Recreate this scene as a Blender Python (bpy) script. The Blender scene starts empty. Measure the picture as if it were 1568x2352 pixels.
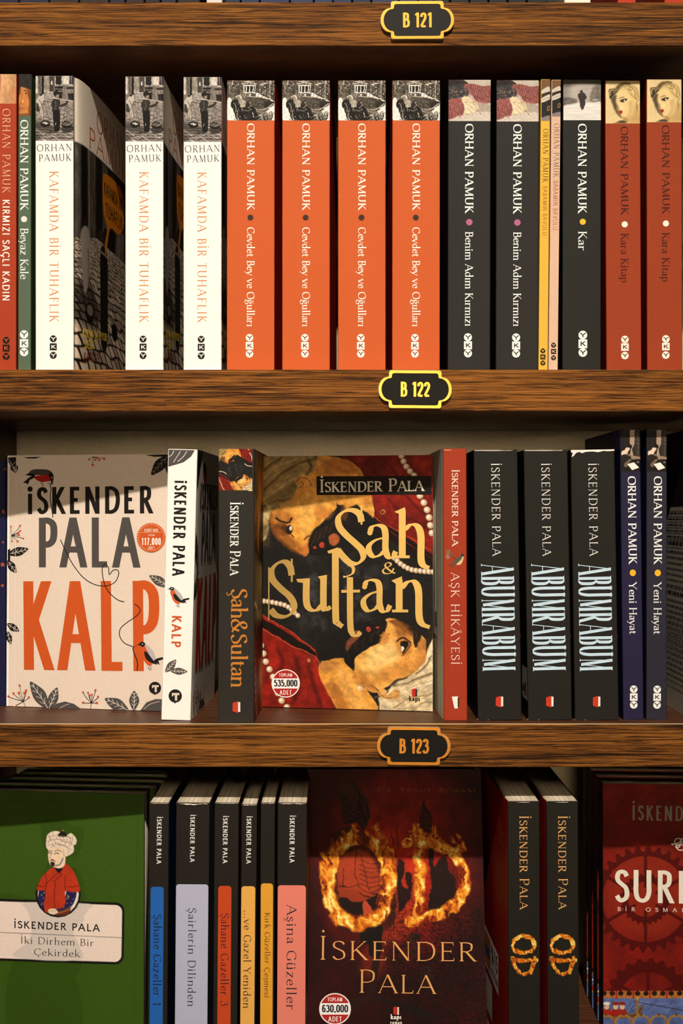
import bpy, math, random
import numpy as np
from mathutils import Matrix, Vector
random.seed(7)

# ------------------------------------------------------------------ camera, world, lights, exposure
F = 2912.0          # focal length in pixels of the 1568 x 2352 frame
Z0 = 0.910          # camera to the shelf fronts (m)
AX = 1.300          # height of the camera (m)
scene = bpy.context.scene
col = scene.collection
cd = bpy.data.cameras.new('camera')
cam = bpy.data.objects.new('camera', cd)
col.objects.link(cam)
cam.location = (0, -Z0, AX)
cam.rotation_euler = (math.pi / 2, 0, 0)
cd.sensor_fit = 'VERTICAL'
cd.sensor_height = 36.0
cd.sensor_width = 24.0
cd.lens = 36.0 * F / 2352.0
cd.clip_start = 0.02
scene.camera = cam

world = bpy.data.worlds.new('shop_air')
scene.world = world
world.use_nodes = True
world.node_tree.nodes['Background'].inputs[0].default_value = (1.0, 0.80, 0.56, 1)
world.node_tree.nodes['Background'].inputs[1].default_value = 0.016

def aim(o, p):
    o.rotation_euler = (Vector(p) - o.location).to_track_quat('-Z', 'Y').to_euler()

ld = bpy.data.lights.new('ceiling_spot', 'SPOT')           # ceiling track spot
ld.energy = 540
ld.color = (1.0, 0.875, 0.72)
ld.shadow_soft_size = 0.04
ld.spot_size = math.radians(28)
ld.spot_blend = 1.0
spot = bpy.data.objects.new('ceiling_spot', ld)
col.objects.link(spot)
spot.location = (0.0, -2.40, AX + 2.22)
aim(spot, (-0.03, 0, AX + 0.12))

ad = bpy.data.lights.new('opposite_display', 'AREA')       # the lit displays across the aisle
ad.shape = 'RECTANGLE'
ad.size = 1.1
ad.size_y = 0.60
ad.energy = 0.72
ad.spread = math.radians(12)
ad.color = (1.0, 0.76, 0.50)
opp = bpy.data.objects.new('opposite_display', ad)
col.objects.link(opp)
opp.location = (0.06, -5.0, AX + 0.27)
aim(opp, (0.0, 0, AX + 0.02))

a2 = bpy.data.lights.new('foil_fill_light', 'AREA')           # added unseen fill, brightens the gold foil and left-facing book sides
a2.shape = 'RECTANGLE'
a2.size = 1.3
a2.size_y = 0.9
a2.energy = 6.0
a2.color = (1.0, 0.80, 0.52)
opp2 = bpy.data.objects.new('foil_fill_light', a2)
col.objects.link(opp2)
opp2.location = (-1.9, -5.0, AX + 0.25)
aim(opp2, (0, 0, AX))

vs = scene.view_settings
vs.view_transform = 'Standard'
vs.look = 'None'
vs.gamma = 1.0
vs.use_curve_mapping = False
vs.exposure = 0.0

# ------------------------------------------------------------------ colours and materials
TINT = np.array([1.0, 0.93, 0.80])

def lin(c):
    c = np.asarray(c, float) / 255.0
    l = np.where(c <= 0.04045, c / 12.92, ((c + 0.055) / 1.055) ** 2.4)
    return np.clip(l / TINT * 0.92, 0.0, 0.92)

def nodes(name):
    m = bpy.data.materials.new(name)
    m.use_nodes = True
    nt = m.node_tree
    return m, nt, nt.nodes['Principled BSDF']

def N(nt, t, **kw):
    n = nt.nodes.new(t)
    for k, v in kw.items():
        setattr(n, k, v)
    return n

def mat_print(name, rough, spec):
    m, nt, b = nodes(name)
    a = N(nt, 'ShaderNodeAttribute', attribute_name='Col')
    tc = N(nt, 'ShaderNodeTexCoord')
    nz = N(nt, 'ShaderNodeTexNoise')
    nz.inputs['Scale'].default_value = 900
    nz.inputs['Detail'].default_value = 3
    nt.links.new(tc.outputs['Object'], nz.inputs['Vector'])
    mr = N(nt, 'ShaderNodeMapRange')
    mr.inputs['To Min'].default_value = 0.90
    mr.inputs['To Max'].default_value = 1.10
    nt.links.new(nz.outputs['Fac'], mr.inputs['Value'])
    mx = N(nt, 'ShaderNodeVectorMath', operation='SCALE')
    nt.links.new(a.outputs['Color'], mx.inputs[0])
    nt.links.new(mr.outputs['Result'], mx.inputs['Scale'])
    nt.links.new(mx.outputs['Vector'], b.inputs['Base Color'])
    b.inputs['Roughness'].default_value = rough
    b.inputs['Specular IOR Level'].default_value = spec
    return m

M_PRINT = mat_print('printed_card', 0.55, 0.12)

def mat_plain(name, c, rough=0.5, metal=0.0, spec=0.4):
    m, nt, b = nodes(name)
    l = lin(c)
    b.inputs['Base Color'].default_value = (*l, 1)
    b.inputs['Roughness'].default_value = rough
    b.inputs['Metallic'].default_value = metal
    b.inputs['Specular IOR Level'].default_value = spec
    nz = N(nt, 'ShaderNodeTexNoise')
    nz.inputs['Scale'].default_value = 600
    tc = N(nt, 'ShaderNodeTexCoord')
    nt.links.new(tc.outputs['Object'], nz.inputs['Vector'])
    bp = N(nt, 'ShaderNodeBump')
    bp.inputs['Strength'].default_value = 0.05
    bp.inputs['Distance'].default_value = 0.0004
    nt.links.new(nz.outputs['Fac'], bp.inputs['Height'])
    nt.links.new(bp.outputs['Normal'], b.inputs['Normal'])
    return m

M_FOIL = mat_plain('gold_foil', (250, 204, 112), 0.30, 0.70, 0.8)
M_GOLD = mat_plain('gold_plate', (226, 146, 46), 0.30, 0.6)
M_BLACK = mat_plain('black_acrylic', (24, 22, 18), 0.5, 0.0, 0.12)
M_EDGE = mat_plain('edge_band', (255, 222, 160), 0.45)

def mat_acrylic():
    m, nt, b = nodes('clear_acrylic')
    b.inputs['Base Color'].default_value = (0.75, 0.66, 0.5, 1)
    b.inputs['Roughness'].default_value = 0.25
    b.inputs['Transmission Weight'].default_value = 0.55
    b.inputs['IOR'].default_value = 1.45
    nz = N(nt, 'ShaderNodeTexNoise')
    nz.inputs['Scale'].default_value = 900
    tc = N(nt, 'ShaderNodeTexCoord')
    nt.links.new(tc.outputs['Object'], nz.inputs['Vector'])
    bp = N(nt, 'ShaderNodeBump')
    bp.inputs['Strength'].default_value = 0.4
    bp.inputs['Distance'].default_value = 0.001
    nt.links.new(nz.outputs['Fac'], bp.inputs['Height'])
    nt.links.new(bp.outputs['Normal'], b.inputs['Normal'])
    return m
M_ACRYL = mat_acrylic()

def mat_pages():
    m, nt, b = nodes('book_pages')
    tc = N(nt, 'ShaderNodeTexCoord')
    mp = N(nt, 'ShaderNodeMapping')
    mp.inputs['Scale'].default_value = (2600, 14, 14)
    nz = N(nt, 'ShaderNodeTexNoise')
    nz.inputs['Scale'].default_value = 1
    nz.inputs['Detail'].default_value = 2
    rp = N(nt, 'ShaderNodeValToRGB')
    rp.color_ramp.elements[0].position = 0.3
    rp.color_ramp.elements[0].color = (0.30, 0.25, 0.18, 1)
    rp.color_ramp.elements[1].position = 0.7
    rp.color_ramp.elements[1].color = (0.74, 0.66, 0.54, 1)
    nt.links.new(tc.outputs['Object'], mp.inputs['Vector'])
    nt.links.new(mp.outputs['Vector'], nz.inputs['Vector'])
    nt.links.new(nz.outputs['Fac'], rp.inputs['Fac'])
    nt.links.new(rp.outputs['Color'], b.inputs['Base Color'])
    b.inputs['Roughness'].default_value = 1.0
    b.inputs['Specular IOR Level'].default_value = 0.0
    return m
M_PAGE = mat_pages()

def mat_wood(name, sx, sy, sz, stops, bump, rough, big=(3.0, 3.0, 55.0), spec=0.3):
    m, nt, b = nodes(name)
    tc = N(nt, 'ShaderNodeTexCoord')
    def noise(scale, detail, dist=0.0):
        mp = N(nt, 'ShaderNodeMapping')
        mp.inputs['Scale'].default_value = scale
        nz = N(nt, 'ShaderNodeTexNoise')
        nz.inputs['Scale'].default_value = 1
        nz.inputs['Detail'].default_value = detail
        nz.inputs['Roughness'].default_value = 0.72
        nz.inputs['Distortion'].default_value = dist
        nt.links.new(tc.outputs['Object'], mp.inputs['Vector'])
        nt.links.new(mp.outputs['Vector'], nz.inputs['Vector'])
        return nz.outputs['Fac']
    fine = noise((sx, sy, sz), 5, 1.3)
    mid = noise((sx * 0.35, sy * 0.35, sz * 0.35), 4, 1.6)
    wide = noise(big, 3, 0.4)
    a = N(nt, 'ShaderNodeMath', operation='MULTIPLY_ADD')
    nt.links.new(mid, a.inputs[0]); a.inputs[1].default_value = 0.45
    nt.links.new(fine, a.inputs[2])
    c = N(nt, 'ShaderNodeMath', operation='MULTIPLY_ADD')
    nt.links.new(wide, c.inputs[0]); c.inputs[1].default_value = 0.3
    nt.links.new(a.outputs[0], c.inputs[2])
    d = N(nt, 'ShaderNodeMath', operation='MULTIPLY')
    nt.links.new(c.outputs[0], d.inputs[0]); d.inputs[1].default_value = 1 / 1.75
    rp = N(nt, 'ShaderNodeValToRGB')
    e = rp.color_ramp.elements
    while len(e) < len(stops):
        e.new(0.5)
    for i, (p, cc) in enumerate(stops):
        e[i].position = p
        e[i].color = (*lin(cc), 1)
    nt.links.new(d.outputs[0], rp.inputs['Fac'])
    nt.links.new(rp.outputs['Color'], b.inputs['Base Color'])
    bp = N(nt, 'ShaderNodeBump')
    bp.inputs['Strength'].default_value = bump
    bp.inputs['Distance'].default_value = 0.0008
    nt.links.new(d.outputs[0], bp.inputs['Height'])
    nt.links.new(bp.outputs['Normal'], b.inputs['Normal'])
    b.inputs['Roughness'].default_value = rough
    b.inputs['Specular IOR Level'].default_value = spec
    return m

M_WOOD = mat_wood('walnut_front', 18, 18, 900,
                  [(0.40, (26, 13, 4)), (0.455, (62, 34, 10)), (0.50, (112, 66, 20)), (0.60, (164, 102, 38))], 0.4, 0.65, spec=0.12)
M_WOODT = mat_wood('walnut_board', 22, 500, 500,
                   [(0.36, (48, 26, 14)), (0.5, (84, 48, 26)), (0.64, (118, 70, 38))], 0.12, 0.45, (2.5, 40, 40))

def mat_panel():
    m, nt, b = nodes('back_board')
    nz = N(nt, 'ShaderNodeTexNoise')
    nz.inputs['Scale'].default_value = 700
    tc = N(nt, 'ShaderNodeTexCoord')
    nt.links.new(tc.outputs['Object'], nz.inputs['Vector'])
    rp = N(nt, 'ShaderNodeValToRGB')
    rp.color_ramp.elements[0].color = (*lin((190, 172, 136)), 1)
    rp.color_ramp.elements[1].color = (*lin((226, 204, 164)), 1)
    nt.links.new(nz.outputs['Fac'], rp.inputs['Fac'])
    nt.links.new(rp.outputs['Color'], b.inputs['Base Color'])
    bp = N(nt, 'ShaderNodeBump')
    bp.inputs['Strength'].default_value = 0.3
    bp.inputs['Distance'].default_value = 0.0006
    nt.links.new(nz.outputs['Fac'], bp.inputs['Height'])
    nt.links.new(bp.outputs['Normal'], b.inputs['Normal'])
    b.inputs['Roughness'].default_value = 0.6
    return m
M_PANEL = mat_panel()

# ------------------------------------------------------------------ mesh collector
class MB:
    """Collects coloured polygons and grids and links them as one mesh object (coordinates in mm)."""
    def __init__(s):
        s.v = []; s.c = []; s.n = 0
        s.lv = []; s.ls = []; s.lm = []
    def verts(s, pts, colr):
        pts = np.asarray(pts, float).reshape(-1, 3)
        s.v.append(pts)
        c = np.asarray(colr, float)
        s.c.append(np.broadcast_to(c, (len(pts), 3)) if c.ndim == 1 else c)
        b = s.n
        s.n += len(pts)
        return b
    def poly(s, pts, colr, mat=0):
        b = s.verts(pts, colr)
        k = s.n - b
        s.lv.append(np.arange(b, b + k)); s.ls.append(np.array([k])); s.lm.append(np.array([mat]))
    def quads(s, pts, idx, colr, mat=0):
        b = s.verts(pts, colr)
        idx = np.asarray(idx).reshape(-1, 4) + b
        s.lv.append(idx.ravel()); s.ls.append(np.full(len(idx), 4)); s.lm.append(np.full(len(idx), mat))
    def box(s, x0, x1, y0, y1, z0, z1, colr, mat=0):
        p = [(x, y, z) for z in (z0, z1) for y in (y0, y1) for x in (x0, x1)]
        s.quads(p, [(0, 1, 5, 4), (1, 3, 7, 5), (3, 2, 6, 7), (2, 0, 4, 6), (4, 5, 7, 6), (0, 2, 3, 1)], colr, mat)
    def build(s, name, mats, parent=None, scale=0.001):
        me = bpy.data.meshes.new(name)
        v = np.concatenate(s.v) * scale
        c = np.concatenate(s.c)
        lv = np.concatenate(s.lv); ls = np.concatenate(s.ls); lm = np.concatenate(s.lm)
        me.vertices.add(len(v)); me.vertices.foreach_set('co', v.ravel())
        me.loops.add(len(lv)); me.loops.foreach_set('vertex_index', lv.astype(np.int32))
        me.polygons.add(len(ls))
        st = np.concatenate([[0], np.cumsum(ls)[:-1]]).astype(np.int32)
        me.polygons.foreach_set('loop_start', st)
        me.polygons.foreach_set('loop_total', ls.astype(np.int32))
        for m in mats:
            me.materials.append(m)
        me.polygons.foreach_set('material_index', lm.astype(np.int32))
        at = me.color_attributes.new('Col', 'FLOAT_COLOR', 'POINT')
        at.data.foreach_set('color', np.concatenate([c, np.ones((len(c), 1))], 1).ravel().astype(np.float32))
        me.update(calc_edges=True)
        me.validate()
        o = bpy.data.objects.new(name, me)
        col.objects.link(o)
        if parent:
            o.parent = parent
        return o

def tag(o, label=None, cat=None, group=None, kind=None):
    if label: o['label'] = label
    if cat: o['category'] = cat
    if group: o['group'] = group
    if kind: o['kind'] = kind
    return o

# ------------------------------------------------------------------ lettering (pen skeletons)
G = {}
def g(ch, adv, s):
    G[ch] = (adv, s)
g('A', 78, 'l=B. 5 0 38 100;l#B. 73 0 38 100;l=.. 17 34 60 34')
g('B', 60, 'l#LL 14 0 14 100;c... 14 100 32 100 45 93 47 76 44 60 30 53 14 53;c... 14 53 36 53 51 44 54 27 50 8 34 0 14 0')
g('C', 72, 'c... 66 80 58 94 42 100 22 93 9 72 8 50 10 26 24 6 44 0 59 6 68 20')
g('D', 76, 'l#LL 14 0 14 100;c... 14 100 40 100 60 88 68 66 69 50 67 32 58 11 38 0 14 0')
g('E', 58, 'l#LL 14 0 14 100;l=.V 14 100 52 100;l=.V 14 52 44 52;l=.V 14 0 54 0')
g('F', 54, 'l#BL 14 0 14 100;l=.V 14 100 50 100;l=.V 14 50 43 50')
g('G', 78, 'c... 68 82 58 95 43 100 23 93 9 72 8 50 10 26 24 6 46 0 60 4 68 12;l#B. 68 42 68 8')
g('H', 80, 'l#BB 14 0 14 100;l#BB 66 0 66 100;l=.. 14 52 66 52')
g('I', 30, 'l#BB 15 0 15 100')
g('ï', 30, 'l#.. 15 0 15 76;d 15 93')
g('K', 70, 'l#BB 14 0 14 100;l=.B 16 42 58 100;l#.B 27 56 64 0')
g('L', 56, 'l#LB 14 0 14 100;l=.V 14 0 52 0')
g('M', 92, 'l=BL 13 0 16 100;l#.. 16 100 46 4;l=.. 46 4 76 100;l#BR 79 0 76 100')
g('N', 80, 'l=BL 14 0 14 100;l#.. 14 100 66 0;l=.B 66 0 66 100')
g('O', 84, 'o... 42 100 22 94 10 76 7 50 10 24 22 6 42 0 62 6 74 24 77 50 74 76 62 94')
g('P', 58, 'l#BL 14 0 14 100;c... 14 100 34 100 49 91 52 73 48 55 34 46 14 46')
g('R', 66, 'l#BL 14 0 14 100;c... 14 100 34 100 48 92 50 75 46 59 32 51 14 51;l#.R 30 51 61 0')
g('S', 54, 'c... 47 84 40 96 28 100 15 95 10 80 14 67 28 56 42 45 48 28 45 10 30 0 18 2 8 16')
g('T', 64, 'l#B. 32 0 32 100;l=VV 5 100 59 100')
g('U', 78, 'c.BB 13 100 13 60 13 30 20 8 38 0 55 7 64 28 64 60 64 100')
g('V', 76, 'l#B. 5 100 38 0;l=.B 38 0 71 100')
g('Y', 72, 'l#B. 4 100 36 44;l=.B 36 44 68 100;l#.B 36 46 36 0')
g('Z', 64, 'l=V. 8 100 57 100;l#.. 57 100 7 0;l=.V 7 0 58 0')
g('0', 58, 'o... 29 100 16 94 9 76 8 50 9 24 16 6 29 0 42 6 49 24 50 50 49 76 42 94')
g('1', 44, 'l#B. 28 0 28 100;l=.. 28 99 9 80')
g('2', 56, 'c... 9 74 13 92 28 100 42 93 46 76 40 56 24 30 8 0;l=.V 8 0 49 0')
g('3', 56, 'c... 8 82 16 96 28 100 42 92 44 76 38 58 22 54;c... 22 54 40 52 48 40 48 22 40 5 26 0 14 3 6 18')
g('5', 56, 'l=.. 46 100 15 100;l#.. 15 100 13 54;c... 13 54 26 62 40 57 48 42 47 20 36 3 22 0 12 3 6 16')
g('6', 56, 'c... 45 86 38 97 27 100 15 92 9 66 8 34 14 8 28 0 42 8 48 30 42 52 28 59 14 52 9 38')
g('7', 54, 'l=.. 6 100 48 100;l#.. 48 100 20 0')
g('.', 24, 'd 12 6')
g('%', 80, 'o... 20 100 8 90 8 66 20 56 32 66 32 90;o... 60 44 48 34 48 10 60 0 72 10 72 34;l=.. 18 0 62 100')
g("'", 22, 'l#.. 11 104 11 78')
g('&', 80, 'c... 72 4 56 14 30 50 20 76 30 99 44 98 50 84 42 66 18 48 8 26 16 4 36 0 54 14 64 50')
g(' ', 34, '')
g('a', 48, 'c... 9 50 15 61 25 64 35 58 37 44 37 16 40 4 47 3;c... 37 37 22 34 9 24 8 10 16 0 28 4 37 16')
g('c', 48, 'c... 42 52 36 62 27 64 14 56 8 34 13 10 27 0 38 4 45 14')
g('d', 58, 'l#.L 46 0 46 106;c... 46 52 32 64 18 58 9 40 9 24 18 4 30 0 46 14')
g('e', 50, 'l=.. 9 37 44 37;c... 44 37 42 54 34 63 26 64 14 56 8 34 13 10 27 0 39 4 46 15')
g('g', 52, 'o... 24 64 13 58 9 44 13 30 24 25 36 30 40 44 36 58;c... 15 28 9 18 16 10 34 8 46 0 46 -16 34 -28 18 -29 6 -20 8 -6 18 6;l=.. 37 58 49 62')
g('h', 58, 'l#BL 12 0 12 106;c..B 12 46 22 60 34 64 45 56 46 40 46 0')
g('ı', 28, 'l#BL 14 0 14 64')
g('k', 56, 'l#BL 12 0 12 106;l=.B 13 28 44 64;l#.B 24 38 51 0')
g('l', 28, 'l#BL 14 0 14 106')
g('m', 88, 'l#BL 12 0 12 64;c..B 12 48 22 60 32 64 42 58 44 42 44 0;c..B 44 46 54 60 64 64 74 58 76 42 76 0')
g('n', 60, 'l#BL 12 0 12 64;c..B 12 46 22 60 35 64 46 56 47 40 47 0')
g('o', 56, 'o... 28 64 15 59 8 44 8 20 15 5 28 0 41 5 48 20 48 44 41 59')
g('p', 58, 'l#BL 12 -30 12 64;c... 12 50 24 62 34 64 46 56 50 34 46 10 32 0 22 2 12 14')
g('r', 42, 'l#BL 12 0 12 64;c... 12 44 20 58 30 64 39 59')
g('s', 42, 'c... 35 54 30 62 21 64 10 58 9 47 18 38 30 29 36 18 32 4 20 0 11 2 6 13')
g('t', 36, 'c... 15 82 15 40 15 14 20 2 27 0 35 6;l=.. 4 62 33 62')
g('u', 60, 'c.L. 12 64 12 30 14 8 26 0 38 6 46 18;l#BL 46 0 46 64')
g('v', 52, 'l#B. 4 64 27 0;l=.B 27 0 49 64')
g('y', 52, 'l#B. 4 64 28 0;l=B. 49 64 28 0;c=.. 28 2 20 -18 12 -29 3 -26')
g('z', 48, 'l=.. 6 64 42 64;l#.. 42 64 5 0;l=.. 5 0 43 0')
ACC = {'İ': ('I', 15, 'dot', 121), 'Ş': ('S', 28, 'ced', 0), 'Ç': ('C', 42, 'ced', 0), 'Ğ': ('G', 42, 'brv', 112), 'Ü': ('U', 38, 'dia', 119),
       'Ö': ('O', 42, 'dia', 119), 'Â': ('A', 38, 'cir', 108), 'i': ('ı', 14, 'dot', 87), 'ş': ('s', 21, 'ced', 0), 'ç': ('c', 28, 'ced', 0),
       'ğ': ('g', 25, 'brv', 80), 'ü': ('u', 29, 'dia', 84)}
ACS = {'dot': lambda x, y: 'd %g %g' % (x, y),
       'ced': lambda x, y: 'c=.. %g 0 %g -9 %g -17 %g -28 %g -29' % (x, x + 1, x + 9, x + 4, x - 8),
       'brv': lambda x, y: 'c=.. %g %g %g %g %g %g %g %g %g %g' % (x - 15, y + 12, x - 9, y + 2, x, y, x + 9, y + 2, x + 15, y + 12),
       'dia': lambda x, y: 'd %g %g;d %g %g' % (x - 13, y, x + 13, y),
       'cir': lambda x, y: 'l=.. %g %g %g %g;l=.. %g %g %g %g' % (x - 14, y, x, y + 14, x, y + 14, x + 14, y)}

def sty(thick, thin, ang=0, sl=0.0, sb=0.0, track=0.0, sc=0.0, dot=None, extra=0.0):
    return dict(a=thick, b=thin, ang=math.radians(ang), sl=sl, st=sb, track=track, sc=sc, dot=dot or thick * 0.62, extra=extra)

def spline(P, closed=False, n=7):
    P = np.asarray(P, float).reshape(-1, 2)
    k = len(P)
    if closed:
        Q = np.concatenate([P[-1:], P, P[:2]])
        segs = k
    else:
        Q = np.concatenate([2 * P[:1] - P[1:2], P, 2 * P[-1:] - P[-2:-1]])
        segs = k - 1
    t = np.linspace(0, 1, n, endpoint=False)[:, None]
    out = []
    for i in range(segs):
        p0, p1, p2, p3 = Q[i], Q[i + 1], Q[i + 2], Q[i + 3]
        out.append(0.5 * (2 * p1 + (p2 - p0) * t + (2 * p0 - 5 * p1 + 4 * p2 - p3) * t ** 2 + (3 * p1 - p0 - 3 * p2 + p3) * t ** 3))
    out = np.concatenate(out)
    if not closed:
        out = np.concatenate([out, P[-1:]])
    return out

def pen(P, closed, wf):
    """Quads along a path; wf(normal) gives the half width."""
    P = np.asarray(P, float)
    if closed:
        T = np.roll(P, -1, 0) - np.roll(P, 1, 0)
    else:
        T = np.gradient(P, axis=0)
    T /= np.maximum(np.linalg.norm(T, axis=1, keepdims=True), 1e-9)
    Nn = np.stack([-T[:, 1], T[:, 0]], 1)
    h = wf(Nn)
    h = np.asarray(h)[:, None] if np.ndim(h) else h
    L, R = P + Nn * h, P - Nn * h
    k = len(P)
    qs = []
    for i in range(k if closed else k - 1):
        j = (i + 1) % k
        qs.append(np.array([L[i], R[i], R[j], L[j]]))
    return qs

def clip(q, lo, hi):
    for s, lim in ((1, lo), (-1, -hi)):
        out = []
        for i in range(len(q)):
            a, b = q[i - 1], q[i]
            fa, fb = s * a[1] - lim, s * b[1] - lim
            if (fa >= 0) != (fb >= 0):
                t = fa / (fa - fb)
                out.append(a + (b - a) * t)
            if fb >= 0:
                out.append(b)
        q = out
        if len(q) < 3:
            return None
    return np.array(q)

def glyph(ch, st, xs):
    """Strokes (lists of polygons) of one character in cap heights."""
    scale = 1.0
    if st['sc'] and ch.islower():
        ch = {'i': 'İ', 'ı': 'I'}.get(ch, ch.upper())
        scale = st['sc']
    acc = None
    if ch in ACC:
        base, ax, kind, ay = ACC[ch]
        acc = ACS[kind](ax, ay)
        adv, s = G[base]
        s = s + ';' + acc
        low = base.islower() or base == 'ı'
    else:
        adv, s = G[ch]
        low = ch.islower()
    a, b = st['a'] / scale, st['b'] / scale
    u = np.array([math.cos(st['ang']), math.sin(st['ang'])])
    v = np.array([-u[1], u[0]])
    def wf(n):
        return 0.5 * np.sqrt((a * (n @ u)) ** 2 + (b * (n @ v)) ** 2)
    serif = st['sl'] > 0
    top = 64.0 if low else 100.0
    hb = float(wf(np.array([[0.0, 1.0]]))[0]) * 100
    def my(y):
        return y + hb * np.clip(1 - 2 * y / top, -1, 1)
    out = []
    xk = xs
    for part in s.split(';'):
        part = part.strip()
        if not part:
            continue
        tok = part.split()
        fl = (tok[0] + '....')
        nums = np.array([float(t) for t in tok[1:]]).reshape(-1, 2)
        k = fl[0]
        if k == 'd':
            r = st['dot'] / scale
            th = np.linspace(0, 2 * math.pi, 18, endpoint=False)
            c = np.array([nums[0, 0] / 100 * xk, nums[0, 1] / 100])
            out.append([np.stack([c[0] + r * np.cos(th), c[1] + r * np.sin(th)], 1)])
            continue
        w, fs, fe = fl[1], fl[2], fl[3]
        raw = nums / 100.0
        raw[:, 0] *= xk
        f = wf
        if serif and w == '=':
            f = lambda n: np.full(len(n), b * 0.55)
        elif serif and w == '#':
            f = lambda n: np.full(len(n), a * 0.5)
        if k == 'l':
            P = raw.copy()
            dx, dy = P[1] - P[0]
            horiz = abs(dy) < 1e-6
            if horiz:
                P[:, 1] = my(nums[:, 1]) / 100
                qs = pen(P, False, f)
            else:
                lo, hi = min(P[:, 1]), max(P[:, 1])
                t = (P[1] - P[0]) / np.linalg.norm(P[1] - P[0])
                ext = 0.0 if abs(dx) < 1e-6 else a * 1.2
                E = np.array([P[0] - t * ext, P[1] + t * ext])
                if not (raw[0, 1] * 100 in (0, top, 100, 106, -30)): E[0] = P[0]
                if not (raw[1, 1] * 100 in (0, top, 100, 106, -30)): E[1] = P[1]
                qs = [c for c in (clip(list(q), lo, hi) for q in pen(E, False, f)) if c is not None]
        else:
            P = nums.copy()
            P[:, 1] = my(nums[:, 1])
            P = P / 100.0
            P[:, 0] *= xk
            if fs in 'BL':
                P = np.concatenate([raw[:1], P])
            if fe in 'BL':
                P = np.concatenate([P, raw[-1:]])
            qs = pen(spline(P, k == 'o'), k == 'o', f)
        sq = []
        if serif:
            for e, fg in ((0, fs), (1, fe)):
                if fg == '.':
                    continue
                p = raw[0] if e == 0 else raw[-1]
                q = raw[1] if e == 0 else raw[-2]
                sg = 1.0 if q[1] > p[1] else -1.0
                sl, sb = st['sl'], st['st']
                if fg in 'BLR':
                    hw = a * 0.5 if w != '=' else b * 0.55
                    l = hw + sl if fg in 'BL' else hw
                    r = hw + sl if fg in 'BR' else hw
                    slope = (q[0] - p[0]) / max(abs(q[1] - p[1]), 1e-6) if k == 'l' else 0.0
                    d1 = slope * sb * 2.6
                    drop = 0.0
                    if fg == 'L' and low and p[1] > 0.5:
                        drop = sl * 0.55
                    sq.append(np.array([(p[0] - l, p[1] - drop), (p[0] + r, p[1]), (p[0] + r, p[1] + sg * sb * 0.8), (p[0] + hw + d1, p[1] + sg * sb * 2.6),
                                        (p[0] - hw + d1, p[1] + sg * sb * 2.6 - drop), (p[0] - l, p[1] + sg * sb * 0.8 - drop)]))
                elif fg == 'V':
                    y = my(p[1] * 100) / 100
                    sx = 1.0 if p[0] > q[0] else -1.0
                    hs = st['sl'] * 1.5 + 0.05
                    if p[1] > 0.8:
                        sq.append(np.array([(p[0] - sx * sl * 0.8, y), (p[0], y + b * .5), (p[0] + sx * b * .4, y - hs), (p[0] - sx * b * .2, y - hs)]))
                    elif p[1] < 0.2:
                        sq.append(np.array([(p[0] - sx * sl * 0.8, y), (p[0], y - b * .5), (p[0] + sx * b * .6, y + hs), (p[0], y + hs)]))
                    else:
                        sq.append(np.array([(p[0] - sx * sl * 0.6, y), (p[0], y - hs * .6), (p[0] + sx * b * .3, y - hs * .6), (p[0] + sx * b * .3, y + hs * .6), (p[0], y + hs * .6)]))
        out.append(qs)
        out.extend([z] for z in sq)
    if scale != 1.0:
        out = [[q * scale for q in qs] for qs in out]
    return out, adv / 100.0 * scale, scale

def layout(txt, st, L):
    """Glyph strokes laid out to the length L (in cap heights)."""
    advs = []
    for ch in txt:
        c, sc = ch, 1.0
        if st['sc'] and c.islower():
            c = {'i': 'İ', 'ı': 'I'}.get(c, c.upper()); sc = st['sc']
        advs.append(G[ACC[c][0] if c in ACC else c][0] / 100.0 * sc)
    tr = st['track']
    xs = (L - tr * (len(txt) - 1)) / (sum(advs) - 0.16)
    x = -0.07 * xs
    res = []
    for ch, ad in zip(txt, advs):
        strokes, _, sc = glyph(ch, st, xs)
        res.append((x, strokes))
        x += ad * xs + tr
    return res

# ------------------------------------------------------------------ printed surfaces
def project(p):
    return (784 + F * p[0] / (Z0 + p[1]), 1176 - F * (p[2] - AX) / (Z0 + p[1]))

def homog(src, dst):
    A = []
    for (x, y), (u, v) in zip(src, dst):
        A.append([x, y, 1, 0, 0, 0, -u * x, -u * y, -u])
        A.append([0, 0, 0, x, y, 1, -v * x, -v * y, -v])
    _, _, vt = np.linalg.svd(np.array(A, float))
    return vt[-1].reshape(3, 3)

def ap(Hm, P):
    P = np.asarray(P, float).reshape(-1, 2)
    q = np.concatenate([P, np.ones((len(P), 1))], 1) @ Hm.T
    return q[:, :2] / q[:, 2:]

def fl(s):
    return np.array([float(t) for t in s.split()]).reshape(-1, 2) if isinstance(s, str) else np.asarray(s, float).reshape(-1, 2)

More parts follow.
